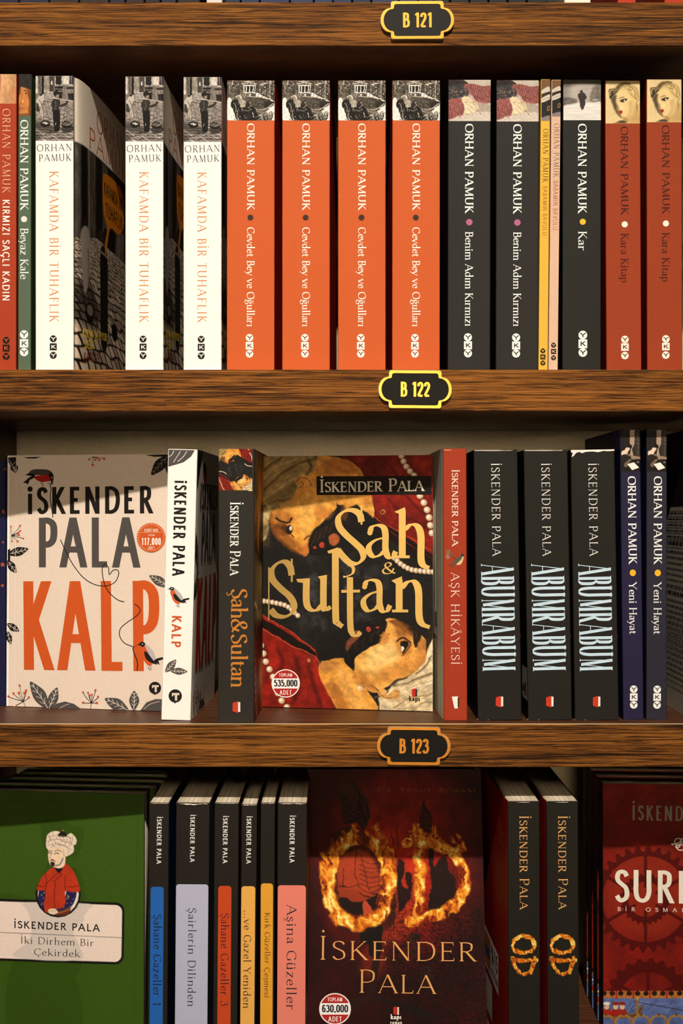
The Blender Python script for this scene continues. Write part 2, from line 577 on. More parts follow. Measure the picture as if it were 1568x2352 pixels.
class Surf:
    """One printed side of a book: u to the right, v up (mm), drawn in reference coordinates."""
    def __init__(s, mb, fn, w, h, corners, zoom=None):
        s.mb, s.fn, s.w, s.h = mb, fn, w, h
        k, ox, oy = zoom or (1.0, 0.0, 0.0)
        c = [((x - ox) * k, (y - oy) * k) for x, y in corners]      # tl tr br bl
        uv = [(0, h), (w, h), (w, 0), (0, 0)]
        s.H = homog(c, uv)
        s.Hi = homog(uv, c)
        s.lay = 0.06
    def uv(s, P):
        return ap(s.H, fl(P))
    def put(s, Q, colr, mat=0, off=None):
        off = s.lay if off is None else off
        s.mb.poly([s.fn(u, v, off) for u, v in Q], colr if mat else lin(colr), mat)
    def poly(s, P, colr, mat=0, sm=False, up=0.0):
        P = fl(P)
        if sm: P = spline(P, True, 5)
        s.lay += 0.002
        s.put(s.uv(P), colr, mat, s.lay + up)
    def ell(s, x, y, rx, ry, colr, mat=0, n=28):
        th = np.linspace(0, 2 * math.pi, n, endpoint=False)
        s.poly(np.stack([x + rx * np.cos(th), y + ry * np.sin(th)], 1), colr, mat)
    def rect(s, x0, y0, x1, y1, colr, mat=0, r=0):
        if r:
            P = []
            for cx, cy, a0 in ((x1 - r, y1 - r, 0), (x0 + r, y1 - r, 90), (x0 + r, y0 + r, 180), (x1 - r, y0 + r, 270)):
                for a in range(0, 91, 15):
                    P.append((cx + r * math.cos(math.radians(a0 + a)), cy + r * math.sin(math.radians(a0 + a))))
        else:
            P = [(x0, y0), (x1, y0), (x1, y1), (x0, y1)]
        s.poly(P, colr, mat)
    def line(s, P, w, colr, mat=0, sm=True, w2=None, ang=None, thin=None, closed=False):
        P = fl(P)
        if sm: P = spline(P, closed, 6)
        s.lay += 0.002
        if ang is not None:
            u = np.array([math.cos(math.radians(ang)), math.sin(math.radians(ang))]); v = np.array([-u[1], u[0]])
            f = lambda n: 0.5 * np.sqrt((w * (n @ u)) ** 2 + (thin * (n @ v)) ** 2)
        elif w2 is not None:
            f = lambda n: np.linspace(w, w2, len(n)) * 0.5
        else:
            f = lambda n: np.full(len(n), w * 0.5)
        for i, q in enumerate(pen(P, closed, f)):
            s.put(s.uv(q), colr, mat, s.lay + (i % 40) * 0.0005)
    def _text(s, txt, st, O, dx, dy, cap, L, colr, mat):
        s.lay += 0.012
        for x, strokes in layout(txt, st, L / cap):
            for i, qs in enumerate(strokes):
                for j, q in enumerate(qs):
                    Q = O + ((q[:, :1] + x) * dx + q[:, 1:] * dy) * cap
                    s.put(Q, colr, mat, s.lay + i * 0.0024 + j * 0.0004)
    def vt(s, txt, st, xb, xc, y0, y1, colr, mat=0):
        """Spine lettering reading downward."""
        ym = (y0 + y1) / 2
        b = s.uv([(xb, ym)])[0]; c = s.uv([(xc, ym)])[0]
        v0 = s.uv([(xb, y0)])[0][1]; v1 = s.uv([(xb, y1)])[0][1]
        s._text(txt, st, np.array([b[0], v0]), np.array([0, -1.0]), np.array([1.0, 0]), abs(c[0] - b[0]), v0 - v1, colr, mat)
    def ht(s, txt, st, x0, x1, yb, yc, colr, mat=0, yb1=None):
        a = s.uv([(x0, yb)])[0]; e = s.uv([(x1, yb if yb1 is None else yb1)])[0]; c = s.uv([(x0, yc)])[0]
        d = e - a
        L = np.linalg.norm(d)
        d = d / L
        s._text(txt, st, a, d, np.array([-d[1], d[0]]), abs(c[1] - a[1]), L, colr, mat)
    def grid(s, cv):
        ny, nx = cv.img.shape[:2]
        uv = s.uv(np.stack([cv.X.ravel(), cv.Y.ravel()], 1))
        s.lay += 0.02
        uv[:, 0] = np.clip(uv[:, 0], .03, s.w - .03); uv[:, 1] = np.clip(uv[:, 1], .03, s.h - .03)
        pts = np.array([s.fn(u, v, s.lay) for u, v in uv])
        i = np.arange(nx * ny).reshape(ny, nx)
        idx = np.stack([i[:-1, :-1], i[1:, :-1], i[1:, 1:], i[:-1, 1:]], -1).reshape(-1, 4)
        s.mb.quads(pts, idx, lin(np.clip(cv.img, 0, 255)).reshape(-1, 3))
    def full(s, nx, ny):
        u, v = np.meshgrid(np.linspace(0.02, s.w - 0.02, nx), np.linspace(s.h - 0.02, 0.02, ny))
        xy = ap(s.Hi, np.stack([u.ravel(), v.ravel()], 1))
        return Cv(xy[:, 0].reshape(ny, nx), xy[:, 1].reshape(ny, nx))
    def part(s, x0, y0, x1, y1, nx, ny):
        X, Y = np.meshgrid(np.linspace(x0, x1, nx), np.linspace(y0, y1, ny))
        return Cv(X, Y)

_rng = np.random.RandomState(11)
_LAT = _rng.rand(64, 64)
def vnoise(x, y):
    xi = np.floor(x).astype(int); yi = np.floor(y).astype(int)
    fx = x - xi; fy = y - yi
    fx = fx * fx * (3 - 2 * fx); fy = fy * fy * (3 - 2 * fy)
    g_ = lambda a, b: _LAT[b % 64, a % 64]
    return (g_(xi, yi) * (1 - fx) + g_(xi + 1, yi) * fx) * (1 - fy) + (g_(xi, yi + 1) * (1 - fx) + g_(xi + 1, yi + 1) * fx) * fy
def fbm(x, y, o=4, ridge=False):
    s_, a, t = 0.0, 1.0, 0.0
    for k in range(o):
        n = vnoise(x * 2 ** k + 17.3 * k, y * 2 ** k + 5.7 * k)
        if ridge: n = 1 - np.abs(2 * n - 1)
        s_ = s_ + a * n; t += a; a *= 0.55
    return s_ / t

class Cv:
    """A painted picture: one colour per grid point."""
    def __init__(s, X, Y):
        s.X, s.Y = X, Y
        s.img = np.zeros(X.shape + (3,))
        s.px = max(abs(X[0, 1] - X[0, 0]), 1e-6)
    def fill(s, c): s.img[:] = c
    def box(s, P, m):
        x0, y0 = P.min(0) - m; x1, y1 = P.max(0) + m
        ok = (s.X >= x0) & (s.X <= x1) & (s.Y >= y0) & (s.Y <= y1)
        r = np.where(ok.any(1))[0]; c = np.where(ok.any(0))[0]
        if len(r) == 0 or len(c) == 0: return None
        return slice(r[0], r[-1] + 1), slice(c[0], c[-1] + 1)
    def dist(s, P, sl, closed):
        X, Y = s.X[sl], s.Y[sl]
        d = np.full(X.shape, 1e9); t_ = np.zeros(X.shape); ins = np.zeros(X.shape, bool)
        n = len(P)
        for i in range(n if closed else n - 1):
            a, b = P[i], P[(i + 1) % n]
            e = b - a
            L2 = max(e @ e, 1e-12)
            t = np.clip(((X - a[0]) * e[0] + (Y - a[1]) * e[1]) / L2, 0, 1)
            q = np.hypot(X - a[0] - t * e[0], Y - a[1] - t * e[1])
            m = q < d
            d = np.where(m, q, d); t_ = np.where(m, (i + t) / max(n - 1, 1), t_)
            if closed:
                cr = (a[1] > Y) != (b[1] > Y)
                if abs(e[1]) > 1e-12:
                    ins ^= cr & (X < a[0] + (Y - a[1]) * e[0] / e[1])
        return d, t_, ins
    def mix(s, sl, al, c):
        al = al[..., None]
        s.img[sl] = s.img[sl] * (1 - al) + np.asarray(c, float) * al
    def poly(s, P, c, soft=0, a=1.0, sm=True, tex=0, ts=20):
        P = fl(P)
        if sm and len(P) > 3: P = spline(P, True, 4)
        soft = max(soft, s.px)
        sl = s.box(P, soft)
        if sl is None: return
        d, _, ins = s.dist(P, sl, True)
        sd = np.where(ins, d, -d)
        al = np.clip(0.5 + sd / soft, 0, 1) * a
        cc = np.asarray(c, float)
        if tex:
            n = fbm(s.X[sl] / ts, s.Y[sl] / ts)[..., None] - 0.5
            cc = np.clip(cc * (1 + n * 2 * tex), 0, 255)
        s.mix(sl, al, cc)
    def line(s, P, w, c, soft=0, a=1.0, sm=True, w2=None):
        P = fl(P)
        if sm and len(P) > 2: P = spline(P, False, 4)
        soft = max(soft, s.px)
        sl = s.box(P, w + soft)
        if sl is None: return
        d, t, _ = s.dist(P, sl, False)
        hw = w / 2 if w2 is None else (w + (w2 - w) * t) / 2
        s.mix(sl, np.clip(0.5 + (hw - d) / soft, 0, 1) * a, c)
    def ell(s, x, y, rx, ry, c, soft=0, a=1.0, rot=0, tex=0, ts=20):
        th = np.linspace(0, 2 * math.pi, 20, endpoint=False)
        cr, sr = math.cos(math.radians(rot)), math.sin(math.radians(rot))
        ex, ey = rx * np.cos(th), ry * np.sin(th)
        s.poly(np.stack([x + ex * cr - ey * sr, y + ex * sr + ey * cr], 1), c, soft, a, False, tex, ts)
    def noise(s, amt, sx, sy, o=4, ridge=False):
        s.img *= (1 + amt * 2 * (fbm(s.X / sx, s.Y / sy, o, ridge) - 0.5))[..., None]
        s.img = np.clip(s.img, 0, 255)
    def grain(s, amt, seed=3):
        r = np.random.RandomState(seed)
        s.img = np.clip(s.img + r.normal(0, amt, s.X.shape)[..., None], 0, 255)
    def warp(s, amp, sc):
        """Brush-like wobble of everything painted so far (amp in grid points, sc in drawing units)."""
        ny, nx = s.img.shape[:2]
        dx = (fbm(s.X / sc, s.Y / sc, 2) - .5) * 4 * amp; dy = (fbm(s.X / sc + 40, s.Y / sc + 23, 2) - .5) * 4 * amp
        jj, ii = np.meshgrid(np.arange(nx), np.arange(ny))
        s.img = s.img[np.clip(np.rint(ii + dy).astype(int), 0, ny - 1), np.clip(np.rint(jj + dx).astype(int), 0, nx - 1)]
    def flecks(s, n, x0, y0, x1, y1, r, cols, a=.7, seed=1):
        R = random.Random(seed)
        for _ in range(n):
            x, y = R.uniform(x0, x1), R.uniform(y0, y1)
            s.ell(x, y, r * R.uniform(.4, 1.4), r * R.uniform(.3, 1.0), R.choice(cols), r * .5, a, R.uniform(0, 180))
    def tone(s, c, piv=110):
        s.img = np.clip((s.img - piv) * c + piv, 0, 255)
    def cobbles(s, P, light, dark, size, persp=None, a=1.0, skew=0.35):
        """Paving setts as a brick pattern with jitter, inside the polygon P."""
        P = fl(P)
        sl = s.box(P, 1)
        if sl is None: return
        d, _, ins = s.dist(P, sl, True)
        X, Y = s.X[sl], s.Y[sl]
        k = 1.0 if persp is None else np.clip((Y - persp[0]) / (persp[1] - persp[0]), 0.12, 1)
        yy = (np.log(k) * (persp[1] - persp[0]) if persp is not None else Y) / size
        xx = (X + skew * Y) / (size * 1.5 * k)
        yy = yy + 0.35 * (fbm(xx * .7, yy * .7, 2) - .5) * 2
        row = np.floor(yy)
        xr = xx + 0.5 * (row % 2) + 0.3 * vnoise(row * 3.1, row * 1.7) + 0.25 * (fbm(xx, yy, 2) - .5)
        fx = np.abs(xr - np.floor(xr) - 0.5) * 2; fy = np.abs(yy - row - 0.5) * 2
        e = np.maximum(fx, fy)
        tone = _LAT[(row.astype(int) * 7) % 64, np.floor(xr).astype(int) % 64]
        m = np.clip((e - 0.72) / 0.2, 0, 1)[..., None]
        c = np.asarray(light, float) * (0.75 + 0.4 * tone)[..., None]
        c = c * (1 - m) + np.asarray(dark, float) * m
        s.mix(sl, np.clip(0.5 + np.where(ins, d, -d) / s.px, 0, 1) * a, np.clip(c, 0, 255))
    def flame(s, P, w, closed=False, hot=1.0, amp=0.35, sc=None, up=(0, -1)):
        P = spline(fl(P), closed, 6)
        sc = sc or w * 0.8
        sl = s.box(P, w * 1.4)
        if sl is None: return
        X, Y = s.X[sl], s.Y[sl]
        nx = fbm(X / sc, Y / sc, 4) - .5; ny = fbm(X / sc + 31, Y / sc + 9, 4) - .5
        X2, Y2 = X + nx * w * amp * 1.6 - up[0] * np.abs(ny) * w * .3, Y + ny * w * amp * 1.6 - up[1] * np.abs(nx) * w * .5
        d = np.full(X.shape, 1e9)
        n = len(P)
        for i in range(n if closed else n - 1):
            a, b = P[i], P[(i + 1) % n]
            e = b - a
            t = np.clip(((X2 - a[0]) * e[0] + (Y2 - a[1]) * e[1]) / max(e @ e, 1e-9), 0, 1)
            d = np.minimum(d, np.hypot(X2 - a[0] - t * e[0], Y2 - a[1] - t * e[1]))
        r = d / (w * 0.5)
        wx = X / sc * 1.3 + 1.6 * nx; wy = Y / sc * 0.8 + 1.6 * ny
        f = fbm(wx + 3, wy + 7, 4, True)
        f = np.clip((f - 0.40) / 0.50, 0, 1) * np.clip(1.35 - r * .6, 0, 1) * hot
        stops = np.array([0, .3, .6, .85, 1.0])
        cols = np.array([(112, 30, 6), (184, 78, 12), (236, 136, 28), (252, 190, 60), (255, 236, 140)], float)
        c = np.stack([np.interp(f, stops, cols[:, j]) for j in range(3)], -1)
        al = np.clip((1.0 - r) / 0.30 + 0.2, 0, 1) * np.clip(.55 + 1.6 * f, 0, 1)
        s.mix(sl, al, c)

# ------------------------------------------------------------------ the bookcase
def PX(x, d): return (x - 784) / F * (Z0 + d)
def PZ(y, d): return AX - (y - 1176) / F * (Z0 + d)
FL0 = PZ(5, 0)          # top of each shelf board
FL1 = PZ(849, 0)
FL2 = PZ(1664, 0)
FL3 = PZ(2479, 0)
XL, XR = -0.290, 0.345  # faces of the uprights
DEPTH = 0.222

case = bpy.data.objects.new('bookcase', None)
col.objects.link(case)
case.location = (0, 0, FL3 - 0.031)
tag(case, 'dark walnut wood bookcase whose three grained shelves carry all the books', 'bookcase')

def case_part(name, mb, mats):
    o = mb.build(name, mats, None)
    o.parent = case
    o.matrix_parent_inverse = Matrix.Translation(-case.location)
    return o

def board(x0, x1, y0, y1, z0, z1, name):
    """A board with softened front arrises; grained front edge, laminate faces."""
    mb = MB()
    r = 0.0007
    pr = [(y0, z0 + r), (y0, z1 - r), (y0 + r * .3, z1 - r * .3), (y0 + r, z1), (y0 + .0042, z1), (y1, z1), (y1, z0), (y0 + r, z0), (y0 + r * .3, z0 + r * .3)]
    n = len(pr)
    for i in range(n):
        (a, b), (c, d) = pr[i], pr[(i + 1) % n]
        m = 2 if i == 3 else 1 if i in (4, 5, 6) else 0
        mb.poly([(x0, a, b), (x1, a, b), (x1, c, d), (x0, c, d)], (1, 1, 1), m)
    mb.poly([(x0, a, b) for a, b in pr], (1, 1, 1), 1)
    mb.poly([(x1, a, b) for a, b in pr], (1, 1, 1), 1)
    for i in range(len(mb.v)):
        mb.v[i] = mb.v[i] * 1000
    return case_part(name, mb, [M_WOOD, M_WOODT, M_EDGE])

TH = [PZ(5, 0) - PZ(105, 0), PZ(849, 0) - PZ(945, 0), PZ(1664, 0) - PZ(1762, 0), 0.031]
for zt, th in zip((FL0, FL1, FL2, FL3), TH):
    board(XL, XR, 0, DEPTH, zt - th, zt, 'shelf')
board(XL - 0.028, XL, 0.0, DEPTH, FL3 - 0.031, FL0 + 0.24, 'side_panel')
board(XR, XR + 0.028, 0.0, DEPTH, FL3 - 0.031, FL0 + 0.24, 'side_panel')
mb = MB()
mb.box((XL - 0.028) * 1e3, (XR + 0.028) * 1e3, DEPTH * 1e3, DEPTH * 1e3 + 6, (FL3 - 0.031) * 1e3, (FL0 + 0.24) * 1e3, (1, 1, 1))
case_part('back_panel', mb, [M_PANEL])

# ------------------------------------------------------------------ shelf plaques
SANS_DIN = sty(.165, .13, track=.10)
def plaque(num, px, py, rot, label):
    e = bpy.data.objects.new('shelf_plaque', None)
    col.objects.link(e)
    e.location = (PX(px, 0), 0, PZ(py, 0))
    e.rotation_euler = (0, math.radians(rot), 0)
    tag(e, label, 'shelf label', 'numbered plaques on the shelf edges')
    def outline(k):
        hw, hh = 26.0 - k, 13.4 - k           # half width over the bulges, half height
        bx, by = 18.6 - k, 8.6 - k * .35
        P = []
        half = [(bx - 1.6, hh), (bx - .5, hh - .4), (bx, hh - 1.5), (bx, by + .6), (bx + .8, by)]
        bulge = [(bx + .8 + (hw - bx - .8) * math.sin(t), by * math.cos(t)) for t in np.linspace(0.12, math.pi / 2, 9)]
        q = half + bulge
        P = [(x, y) for x, y in q] + [(x, -y) for x, y in reversed(q[:-1])]
        P += [(-x, -y) for x, y in q] + [(-x, y) for x, y in reversed(q[:-1])]
        return P
    def slab(P, y0, y1, mb, hole=None):
        n = len(P)
        for i in range(n):
            (a, b), (c, d) = P[i], P[(i + 1) % n]
            mb.poly([(a, y0, b), (c, y0, d), (c, y1, d), (a, y1, b)], (1, 1, 1))
        if hole is None:
            mb.poly([(a, y0, b) for a, b in P], (1, 1, 1))
        else:
            for i in range(n):
                j = (i + 1) % n
                mb.poly([(P[i][0], y0, P[i][1]), (P[j][0], y0, P[j][1]), (hole[j][0], y0, hole[j][1]), (hole[i][0], y0, hole[i][1])], (1, 1, 1))
        mb.poly([(a, y1, b) for a, b in P], (1, 1, 1))
    A, B = outline(-.3), outline(1.9)
    m1 = MB(); slab(A, -2.6, -0.02, m1); m1.build('acrylic_base', [M_ACRYL], e)
    m2 = MB(); slab(outline(0), -3.0, -2.62, m2, B); m2.build('gold_border', [M_GOLD], e)
    m3 = MB(); slab(outline(1.7), -2.9, -2.62, m3); e3_ = m3.build('black_panel', [M_BLACK], e)
    m4 = MB()
    cap = 10.6
    for x, strokes in layout('B ' + num, sty(.165, .14, track=.06), 19.8 / cap):
        for i, qs in enumerate(strokes):
            for q in qs:
                P = [((a[0] + x) * cap - 9.9, -2.98 - i * .003, a[1] * cap - cap / 2) for a in q]
                m4.poly(P, (1, 1, 1))
    m4.build('lettering', [M_GOLD], e3_)
    return e
plaque('121', 957.5, 49.5, -0.3, 'black and gold plaque reading B 121 on the topmost shelf edge')
plaque('122', 952.5, 895, 0.4, 'black and bright gold plaque reading B 122 on the middle shelf edge')
plaque('123', 949.5, 1712, 0.6, 'black and orange gold plaque reading B 123 on the lowest shelf edge')

# ------------------------------------------------------------------ books
PAGE = (225, 208, 176)
class Book:
    def __init__(s, M, W, H, D, spine, front, back, fan=0.0, zoom=None, floor=None, rspine=0.9, fancurve=1.0, bfan=0.0):
        s.W, s.H, s.D = W, H, D
        s.bf = math.tan(math.radians(bfan))
        s.fan, s.r, s.fc = math.tan(math.radians(fan)), rspine, fancurve
        C8 = [Vector((x * W / 2, y, z)) * .001 for x in (-1, 1) for y in (0, D) for z in (0, H)]
        if floor is not None:
            dz = floor + 0.0002 - min((M @ c).z for c in C8)
            M = Matrix.Translation((0, 0, dz)) @ M
        s.M = M
        s.ms, s.mf, s.mk = MB(), MB(), MB()
        s.cs, s.cf, s.ck = lin(spine), lin(front), lin(back)
        def corners(fn, w):
            return [project(M @ (Vector(fn(u, v, 0)) * .001)) for u, v in ((0, H), (w, H), (w, 0), (0, 0))]
        s.spine = Surf(s.ms, s.f_spine, W, H, corners(s.f_spine, W), zoom)
        s.front = Surf(s.mf, s.f_front, D, H, corners(s.f_front, D), zoom)
        s.back = Surf(s.mk, s.f_back, D, H, corners(s.f_back, D), zoom)
        s.extra = []
    def fx(s, y):
        t = max(0.0, y - 4.0)
        return s.fan * (t ** s.fc) * (60 ** (1 - s.fc))
    def bx(s, y): return s.bf * max(0.0, y - 4.0) ** .6 * 60 ** .4
    def f_spine(s, u, v, off):
        x = u - s.W / 2
        e = abs(x) - (s.W / 2 - s.r)
        y = s.r - math.sqrt(max(s.r ** 2 - e * e, 0)) if e > 0 else 0.0
        return (x, y - off, v)
    def f_front(s, u, v, off): return (s.W / 2 + off + s.fx(u), u, v)
    def f_back(s, u, v, off): return (-s.W / 2 - off - s.bx(s.D - u), s.D - u, v)
    def sheet(s, mb, P, c, t):
        """Card of thickness t standing on the plan curve P."""
        P = np.asarray(P, float)
        T = np.gradient(P, axis=0); T /= np.linalg.norm(T, axis=1, keepdims=True)
        Q = P + np.stack([-T[:, 1], T[:, 0]], 1) * t
        H = s.H; n = len(P)
        for A in (P, Q):
            for i in range(n - 1):
                mb.poly([(*A[i], 0), (*A[i + 1], 0), (*A[i + 1], H), (*A[i], H)], c)
        for z in (0, H):
            for i in range(n - 1):
                mb.poly([(*P[i], z), (*P[i + 1], z), (*Q[i + 1], z), (*Q[i], z)], c)
        for i in (0, n - 1):
            mb.poly([(*P[i], 0), (*Q[i], 0), (*Q[i], H), (*P[i], H)], c)
    def finish(s, label, group=None, cat='book', name='paperback_book'):
        e = bpy.data.objects.new(name, None)
        col.objects.link(e)
        tag(e, label, cat, group)
        e.matrix_world = s.M
        W, D, r = s.W / 2, s.D, s.r
        a = np.linspace(0, math.pi / 2, 6)
        left = [(-W + r - r * math.cos(t), r - r * math.sin(t)) for t in a]
        P = [(-W, 2.0)] + left + [(-x, y) for x, y in reversed(left)] + [(W, 2.0)]
        s.sheet(s.ms, P, s.cs, 0.35)
        s.ms.build('spine', [M_PRINT, M_FOIL], e)
        ys = np.concatenate([np.linspace(2.0, 12, 6), np.linspace(16, D, 22)])
        s.sheet(s.mf, [(W + s.fx(y), y) for y in ys], s.cf, 0.35)
        s.mf.build('front_cover', [M_PRINT, M_FOIL], e)
        s.sheet(s.mk, [(-W - s.bx(y), y) for y in ys[::-1]], s.ck, 0.35)
        bc = s.mk.build('back_cover', [M_PRINT, M_FOIL], e)
        mp = MB()
        mp.box(-W + .4, W - .4, 0.5, D - 1.0, 0.25, s.H - 0.25, (1, 1, 1))
        mp.build('pages', [M_PAGE], e)
        for nm, m in s.extra:
            m.build(nm, [M_PRINT], bc)
        s.e = e
        return e

def dup(root, M, label, group=None):
    r = root.copy(); col.objects.link(r)
    r.matrix_world = M
    r['label'] = label
    if group: r['group'] = group
    for ch in list(root.children):
        c = ch.copy(); col.objects.link(c); c.parent = r
        for sub in list(ch.children):
            d = sub.copy(); col.objects.link(d); d.parent = c
    return r

def spine_M(xb0, xb1, xt0, ytop, d, floor, D=130.0, yaw=0.0):
    d = d / 1000.0
    k = (Z0 + d) / F * 1000
    W = (xb1 - xb0) * k
    H = (PZ(ytop, d) - floor) * 1000
    yb = 1176 - F * (floor - AX) / (Z0 + d)
    roll = math.atan2(xt0 - xb0, yb - ytop)
    M = Matrix.Translation((PX((xb0 + xb1) / 2, d), d, floor)) @ Matrix.Rotation(math.radians(yaw), 4, 'Z') @ Matrix.Rotation(roll, 4, 'Y')
    C8 = [Vector((x * W / 2, 0, 0)) * .001 for x in (-1, 1)]
    dz = floor + 0.0002 - min((M @ c).z for c in C8)
    return Matrix.Translation((0, 0, dz)) @ M, W, H

def spine_book(xb0, xb1, xt0, ytop, d, floor, spine, front=None, back=None, D=130.0, fan=0.0, zoom=None, **kw):
    M, W, H = spine_M(xb0, xb1, xt0, ytop, d, floor)
    return Book(M, W, H, D, spine, front or spine, back or spine, fan, zoom, floor, **kw)

def face_M(xl, dl, xr, dr, thick, H, floor, pitch=0.0):
    dl, dr = dl / 1000., dr / 1000.
    A = Vector((PX(xl, dl), dl, floor)); B = Vector((PX(xr, dr), dr, floor))
    v = B - A
    D = v.length * 1000
    th = math.atan2(-v.x, v.y)
    M = Matrix.Translation(A) @ Matrix.Rotation(-math.radians(pitch), 4, v.normalized()) @ Matrix.Rotation(th, 4, 'Z') @ Matrix.Translation((-thick * .0005, 0, 0))
    return M, D

def face_book(xl, dl, xr, dr, thick, H, floor, front, spine=None, back=None, pitch=0.0, zoom=None, **kw):
    M, D = face_M(xl, dl, xr, dr, thick, H, floor, pitch)
    return Book(M, thick, H, D, spine or front, front, back or front, 0, zoom, floor, **kw)

# lettering styles
CAPS = sty(.19, .075, 12, .07, .034, track=.05)       # serif capitals
CAPT = sty(.105, .045, 14, .06, .024, track=.14)        # light serif capitals
TRAJ = sty(.105, .044, 12, .055, .020, track=.16)       # thin inscriptional capitals
TEXT = sty(.145, .055, 16, .065, .030, track=.035)      # upper and lower case serif
TEXL = sty(.118, .05, 16, .055, .022, track=.10)       # lighter
SCAP = sty(.125, .05, 12, .07, .026, track=.07, sc=.78) # small capitals
SCAT = sty(.085, .034, 12, .065, .020, track=.12, sc=.80)
SANS = sty(.15, .14, track=.12)
SANL = sty(.105, .10, track=.12)
SANB = sty(.155, .13, track=.15)
SANX = sty(.122, .10, track=.10)
TECH = sty(.17, .16, track=.16)
COND = sty(.105, .022, 0, .035, .016, track=.02)

def yky(s, x, ys, r, bg, fg):
    for i, y in enumerate(ys):
        if i == 1: s.rect(x - r, y - r, x + r, y + r, bg)
        else: s.ell(x, y, r, r, bg)
        c = r * 1.05
        st = sty(.24, .22)
        s.ht('YKY'[i], st, x - c * .52, x + c * .52, y + c / 2, y - c / 2, fg)

WHITE = (252, 248, 238)

# ================================================================== upper row (shelf under plaque B 121)
G1 = 'books standing on the shelf above plaque B 122'
Z1 = lambda k, ox, oy: (k, ox, oy)

# --- thin red-orange book cut by the frame
b = spine_book(-12, 37, -11, 171, 2, FL1, (174, 63, 33), fan=0)
cv = b.spine.part(-11.5, 171.3, 38, 239, 56, 78)
cv.fill((214, 160, 108)); cv.noise(.25, 14, 22)
for p in ('2 176 3 190 1 205', '12 182 22 178 31 186 33 200', '20 190 27 196 28 206 24 214 18 216', '14 200 12 220 18 236', '33 200 30 222 35 238', '22 216 28 226 26 238'):
    cv.line(p, 1.2, (180, 118, 70), 1.2, .8)
cv.poly('-11 171 2 171 3 205 -2 239 -12 239', (190, 116, 72), 5, .6)
cv.poly('24 205 37 200 38 239 22 239', (196, 120, 74), 5, .5)
cv.line('5 172 7 184 4 200', 1.4, (250, 226, 196), 1, .8)
b.spine.grid(cv)
s = b.spine
s.vt('ORHAN PAMUK', TRAJ, 6.5, 24.5, 252, 442, (238, 186, 150))
s.vt('KIRMIZI SAÇLI KADIN', SANB, 6.5, 23, 460, 690, WHITE)
yky(s, 15, (782, 800, 819), 8, (28, 22, 18), (205, 84, 44))
b.finish('thin red-orange paperback at the left end of the upper row', G1)

# --- slim green book
b = spine_book(41, 70.5, 42, 171, 2, FL1, (88, 104, 80), (66, 84, 46), fan=0.5)
cv = b.spine.part(42, 171.5, 71.5, 267, 44, 120)
k = 1 / 5.407
def q(t): 
    a = fl(t); return a * k + np.array([0, 160])
cv.fill((42, 38, 34)); cv.noise(.3, 6, 6)
cv.poly(q('222 240 300 225 350 250 386 260 386 575 222 575'), (205, 128, 62), 3, 1, tex=.12, ts=8)
cv.poly(q('340 235 386 240 386 560 370 540 378 420 360 300'), (150, 80, 36), 3, .8)
cv.poly(q('222 200 386 180 386 255 330 230 270 215 250 250 240 270 222 275'), (40, 36, 32), 2)
cv.line(q('225 285 240 275 262 282'), 1.6, (60, 36, 22), 1); cv.ell(*q('240 302')[0], 3, 1.6, (40, 30, 26), 1)
cv.line(q('300 262 330 268 350 280'), 2, (70, 40, 22), 1); cv.ell(*q('322 298')[0], 3.4, 1.5, (48, 34, 28), 1); cv.ell(*q('308 298')[0], 1.2, .8, (230, 200, 160), .5)
cv.line(q('282 300 270 360 262 420 290 432'), 1.6, (150, 78, 36), 1.2, .9)
cv.ell(*q('286 400')[0], 2.2, 4.5, (238, 170, 100), 3, .8)
cv.line(q('246 490 275 484 310 492'), 2.0, (150, 60, 40), 1.2); cv.line(q('250 510 285 514'), 1.2, (150, 84, 44), 1.2)
cv.poly(q('222 230 262 235 250 290 240 360 222 400'), (60, 50, 40), 3, .8); cv.poly(q('345 300 386 280 386 560 355 520 366 400'), (96, 56, 28), 4, .8)
cv.poly(q('222 380 250 470 240 575 222 575'), (120, 66, 32), 3, .7)
cv.poly(q('222 560 386 545 386 580 222 580'), (90, 52, 30), 3, .6)
b.spine.grid(cv)
s = b.spine
s.vt('ORHAN PAMUK', CAPS, 47.5, 65.5, 278, 481, WHITE)
s.ell(56, 504, 7, 7, (240, 232, 214))
s.vt('Beyaz Kale', TEXT, 47.5, 65.5, 526, 640, WHITE)
yky(s, 56, (768.5, 789, 809), 9.6, (246, 242, 230), (70, 84, 64))
b.finish('slim grey-green paperback with a face at its top, second in the upper row', G1)

